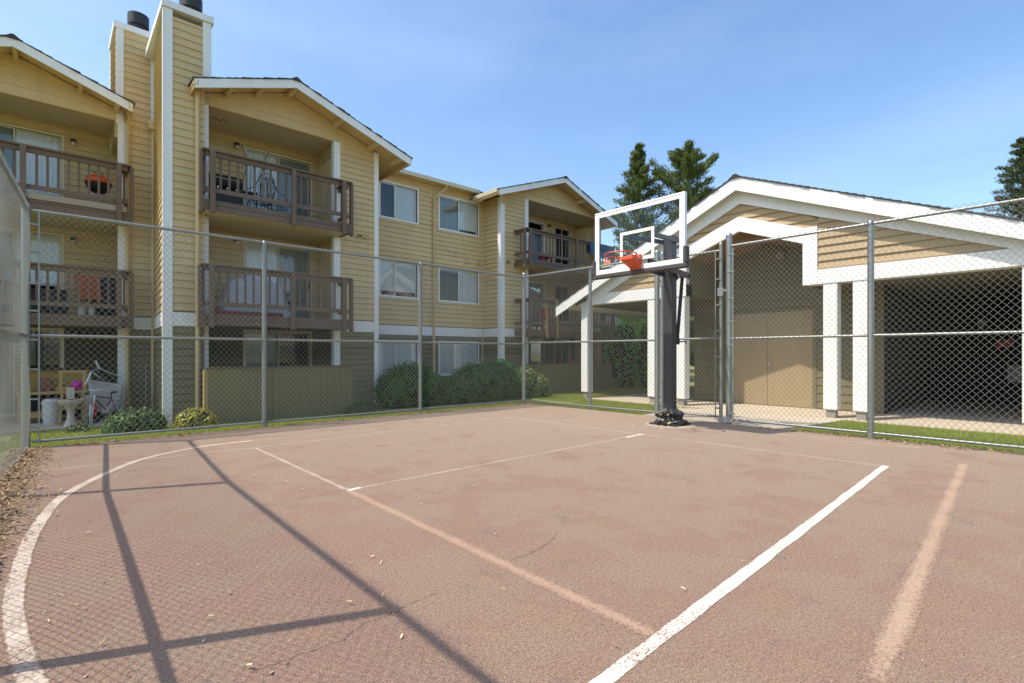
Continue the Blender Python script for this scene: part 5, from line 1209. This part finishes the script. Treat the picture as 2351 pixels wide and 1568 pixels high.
ty = thing('toy_truck', (.12, 13.72, ZG+.61), 'small green toy truck with orange wheels on the workbench', 'toy')
MB().box(.05, .22, 13.68, 13.76, ZG+.64, ZG+.69).build('chassis', 'leafy', ty); MB().box(.08, .14, 13.685, 13.755, ZG+.69, ZG+.75).build('cab', 'hedge', ty)
for x in (.08, .19):
    for y in (13.67, 13.77): q = MB(); q.lathe([(0,-.008),(.028,-.008),(.028,.008),(0,.008)], (x, y, ZG+.638), 12, 'y'); q.build('wheel', 'orange', ty)
hu = thing('wooden_stand', (.32, 13.1, ZG), 'tall open yellow-pine stand with splayed legs on the left patio', 'stand')
for x0_, dx in ((.14, -.04), (.44, .04)):
    for y in (12.95, 13.25): q = MB(); q.hexa([(x0_+dx-.02,y-.02,ZG),(x0_+dx+.02,y-.02,ZG),(x0_+dx+.02,y+.02,ZG),(x0_+dx-.02,y+.02,ZG)], [(x0_-.02,y-.02,ZG+.62),(x0_+.02,y-.02,ZG+.62),(x0_+.02,y+.02,ZG+.62),(x0_-.02,y+.02,ZG+.62)]); q.build('leg', 'wood', hu)
MB().box(.10, .48, 12.92, 13.28, ZG+.30, ZG+.33).build('shelf', 'wood', hu); MB().box(.10, .48, 12.92, 13.28, ZG+.62, ZG+.645).build('shelf', 'wood', hu)
for q_ in ((.10, .14, ZG+.65, ZG+1.0), (.44, .48, ZG+.65, ZG+1.0), (.08, .50, ZG+1.0, ZG+1.04)): MB().box(q_[0], q_[1], 12.93, 12.97, q_[2], q_[3]).build('frame_piece', 'wood', hu)
bl_ = MB(); bl_.lathe([(.0,-.10),(.07,-.08),(.10,0),(.07,.08),(0,.10)], (.36, 13.12, ZG+.745), 16); tag(bl_.build('pink_ball', 'pink', None, smooth=True), 'magenta ball inside the open wooden stand', 'ball')
sk = thing('pedestal_sink', (.26, 12.72, ZG), 'old beige pedestal sink standing at the edge of the left patio', 'sink')
q = MB(); q.lathe([(.11,0),(.105,.03),(.07,.10),(.055,.22),(.065,.32),(.10,.37)], (.26, 12.72, ZG), 20); q.build('pedestal', 'porcelain', sk, smooth=True)
q = MB(); q.lathe([(.10,.37),(.17,.42),(.20,.47),(.20,.50),(.17,.495),(.12,.45),(0,.43)], (.26, 12.72, ZG), 24); q.build('basin', 'porcelain', sk, smooth=True)
MB().box(.20, .32, 12.82, 12.87, ZG+.50, ZG+.72).build('splash_back', 'porcelain', sk, bevel=.01)
def tub(c, r, h, label):
    t_ = thing('plastic_tub', c, label, 'tub', 'white tubs on the left patio'); q = MB(); q.lathe([(r*.8,0),(r*.95,h*.25),(r,h*.85),(r*1.04,h),(r*.97,h),(r*.9,h*.8),(0,h*.78)], c, 20); q.build('body', 'offwhite', t_, smooth=True)
    q = MB(); q.lathe([(r*1.05,h+.002),(r*1.05,h+.03),(r*.8,h+.07),(0,h+.08)], c, 20); q.build('lid', 'offwhite', t_, smooth=True)
tub((.0, 13.25, ZG), .15, .42, 'white lidded tub left of the pedestal sink'); tub((.55, 13.3, ZG), .13, .46, 'white lidded tub between the pedestal sink and the bicycle')
bn = thing('covered_cart', (.86, 13.7, ZG), 'white covered cart beside the left patio post', 'cart')
q = MB(); q.hexa([(.62,13.5,ZG+.1),(1.05,13.5,ZG+.1),(1.05,14.0,ZG+.1),(.62,14.0,ZG+.1)], [(.55,13.45,ZG+.82),(1.12,13.45,ZG+.70),(1.12,14.05,ZG+.70),(.55,14.05,ZG+.82)]); q.build('cover', 'offwhite', bn, bevel=.03)
for x in (.68, 1.0): q = MB(); q.lathe([(0,-.02),(.09,-.02),(.09,.02),(0,.02)], (x, 13.48, ZG+.09), 12, 'y'); q.build('wheel', 'black', bn)
wk = thing('walking_frame', (.82, 13.5, ZG+.75), 'grey tubular walking frame tipped over on the white cart', 'frame')
q = MB()
for y in (13.42, 13.62): q.path([(.50,y,ZG+.72), (.60,y,ZG+1.0), (.72,y,ZG+1.06), (1.08,y,ZG+.86)], .013, 6)
for x, z in ((.62, ZG+1.01), (.80, ZG+1.01), (.95, ZG+.93)): q.path([(x,13.42,z), (x,13.62,z)], .011, 6); 
q.path([(.62,13.42,ZG+.98), (.90,13.42,ZG+.72), (.55,13.42,ZG+.80)], .011, 6); q.build('tube_frame', 'steel', wk, smooth=True)
for y in (13.42, 13.62): MB().tube((.72,y,ZG+1.06), (.66,y,ZG+1.22), .018, 8).build('hand_grip', 'offwhite', wk)
gc = thing('fuel_can', (.55, 12.95, ZG), 'red fuel can behind the bicycle wheel on the left patio', 'can'); q = MB(); q.lathe([(0,0),(.055,0),(.06,.02),(.06,.22),(.045,.26),(.02,.28),(.02,.31),(0,.31)], (.60, 13.0, ZG+.12), 14); q.build('body', 'red', gc, smooth=True); MB().box(.52, .68, 12.92, 13.08, ZG, ZG+.118).build('stand', 'black', gc)
# bicycle
bk_ = thing('bicycle', (.75, 12.85, ZG), 'small purple and silver bicycle leaning by the left patio post', 'bicycle')
Fw, Rw = Vector((.55, 12.62, ZG+.20)), Vector((.98, 13.25, ZG+.20)); ax = (Rw-Fw).normalized()
def wheel(c, d, r):
    d = Vector((d.x, d.y, 0)).normalized(); q = MB(); q.path([c+d*r*math.cos(a)+Vector((0,0,r*math.sin(a))) for a in np.linspace(0, 2*math.pi, 28, endpoint=False)], .017, 6, closed=True); w_ = q.build('wheel', 'tyre', bk_, smooth=True)
    q = MB()
    for a in np.linspace(0, 2*math.pi, 12, endpoint=False): q.tube(c, c+d*r*math.cos(a)+Vector((0,0,r*math.sin(a))), .0022, 4)
    q.build('spokes', 'steel', w_); q = MB(); nn = d.cross(Vector((0,0,1))); q.tube(c-nn*.03, c+nn*.03, .02, 8); q.build('hub', 'steel', w_)
wheel(Fw, Matrix.Rotation(R(28), 3, 'Z') @ ax, .20); wheel(Rw, ax, .20)
up = Vector((0,0,1)); H = Fw+ax*.12+up*.34; S = Rw-ax*.16+up*.26; Bm = Fw+ax*.42+up*.05
q = MB(); q.tube(H, S, .014, 7); q.tube(H-up*.06, Bm, .016, 7); q.tube(S, Bm, .014, 7); q.tube(Bm, Rw, .010, 6); q.tube(S, Rw, .010, 6)
M['purple'] = mat('purple_paint', (.16, .03, .10), .35, .1, 5); q.build('frame', 'purple', bk_, smooth=True)
q = MB(); q.tube(H+up*.03, Fw+ax*.03, .013, 6); q.build('fork', 'steel', bk_)
nn = ax.cross(up); q = MB(); q.path([H+up*.06-nn*.24-ax*-.05, H+up*.13-nn*.1, H+up*.10, H+up*.13+nn*.1, H+up*.06+nn*.24+ax*.05], .011, 6); q.build('handlebar', 'steel', bk_)
q = MB(); q.prism([S+up*.10-ax*.10, S+up*.10+ax*.10+nn*.05, S+up*.10+ax*.10-nn*.05], up*.035); q.tube(S, S+up*.1, .011, 6); q.build('saddle', 'black', bk_)
q = MB(); q.lathe([(0,-.006),(.06,-.006),(.06,.006),(0,.006)], Bm, 16, 'y'); q.build('crank', 'steel', bk_)
MB().tube((1.55, 13.95, ZG), (1.58, 14.15, 1.0), .012, 6).build('garden_stake', 'greywood', None); tag(bpy.data.objects['garden_stake'], 'thin grey stick leaning in the corner by the chimney wall', 'stick')
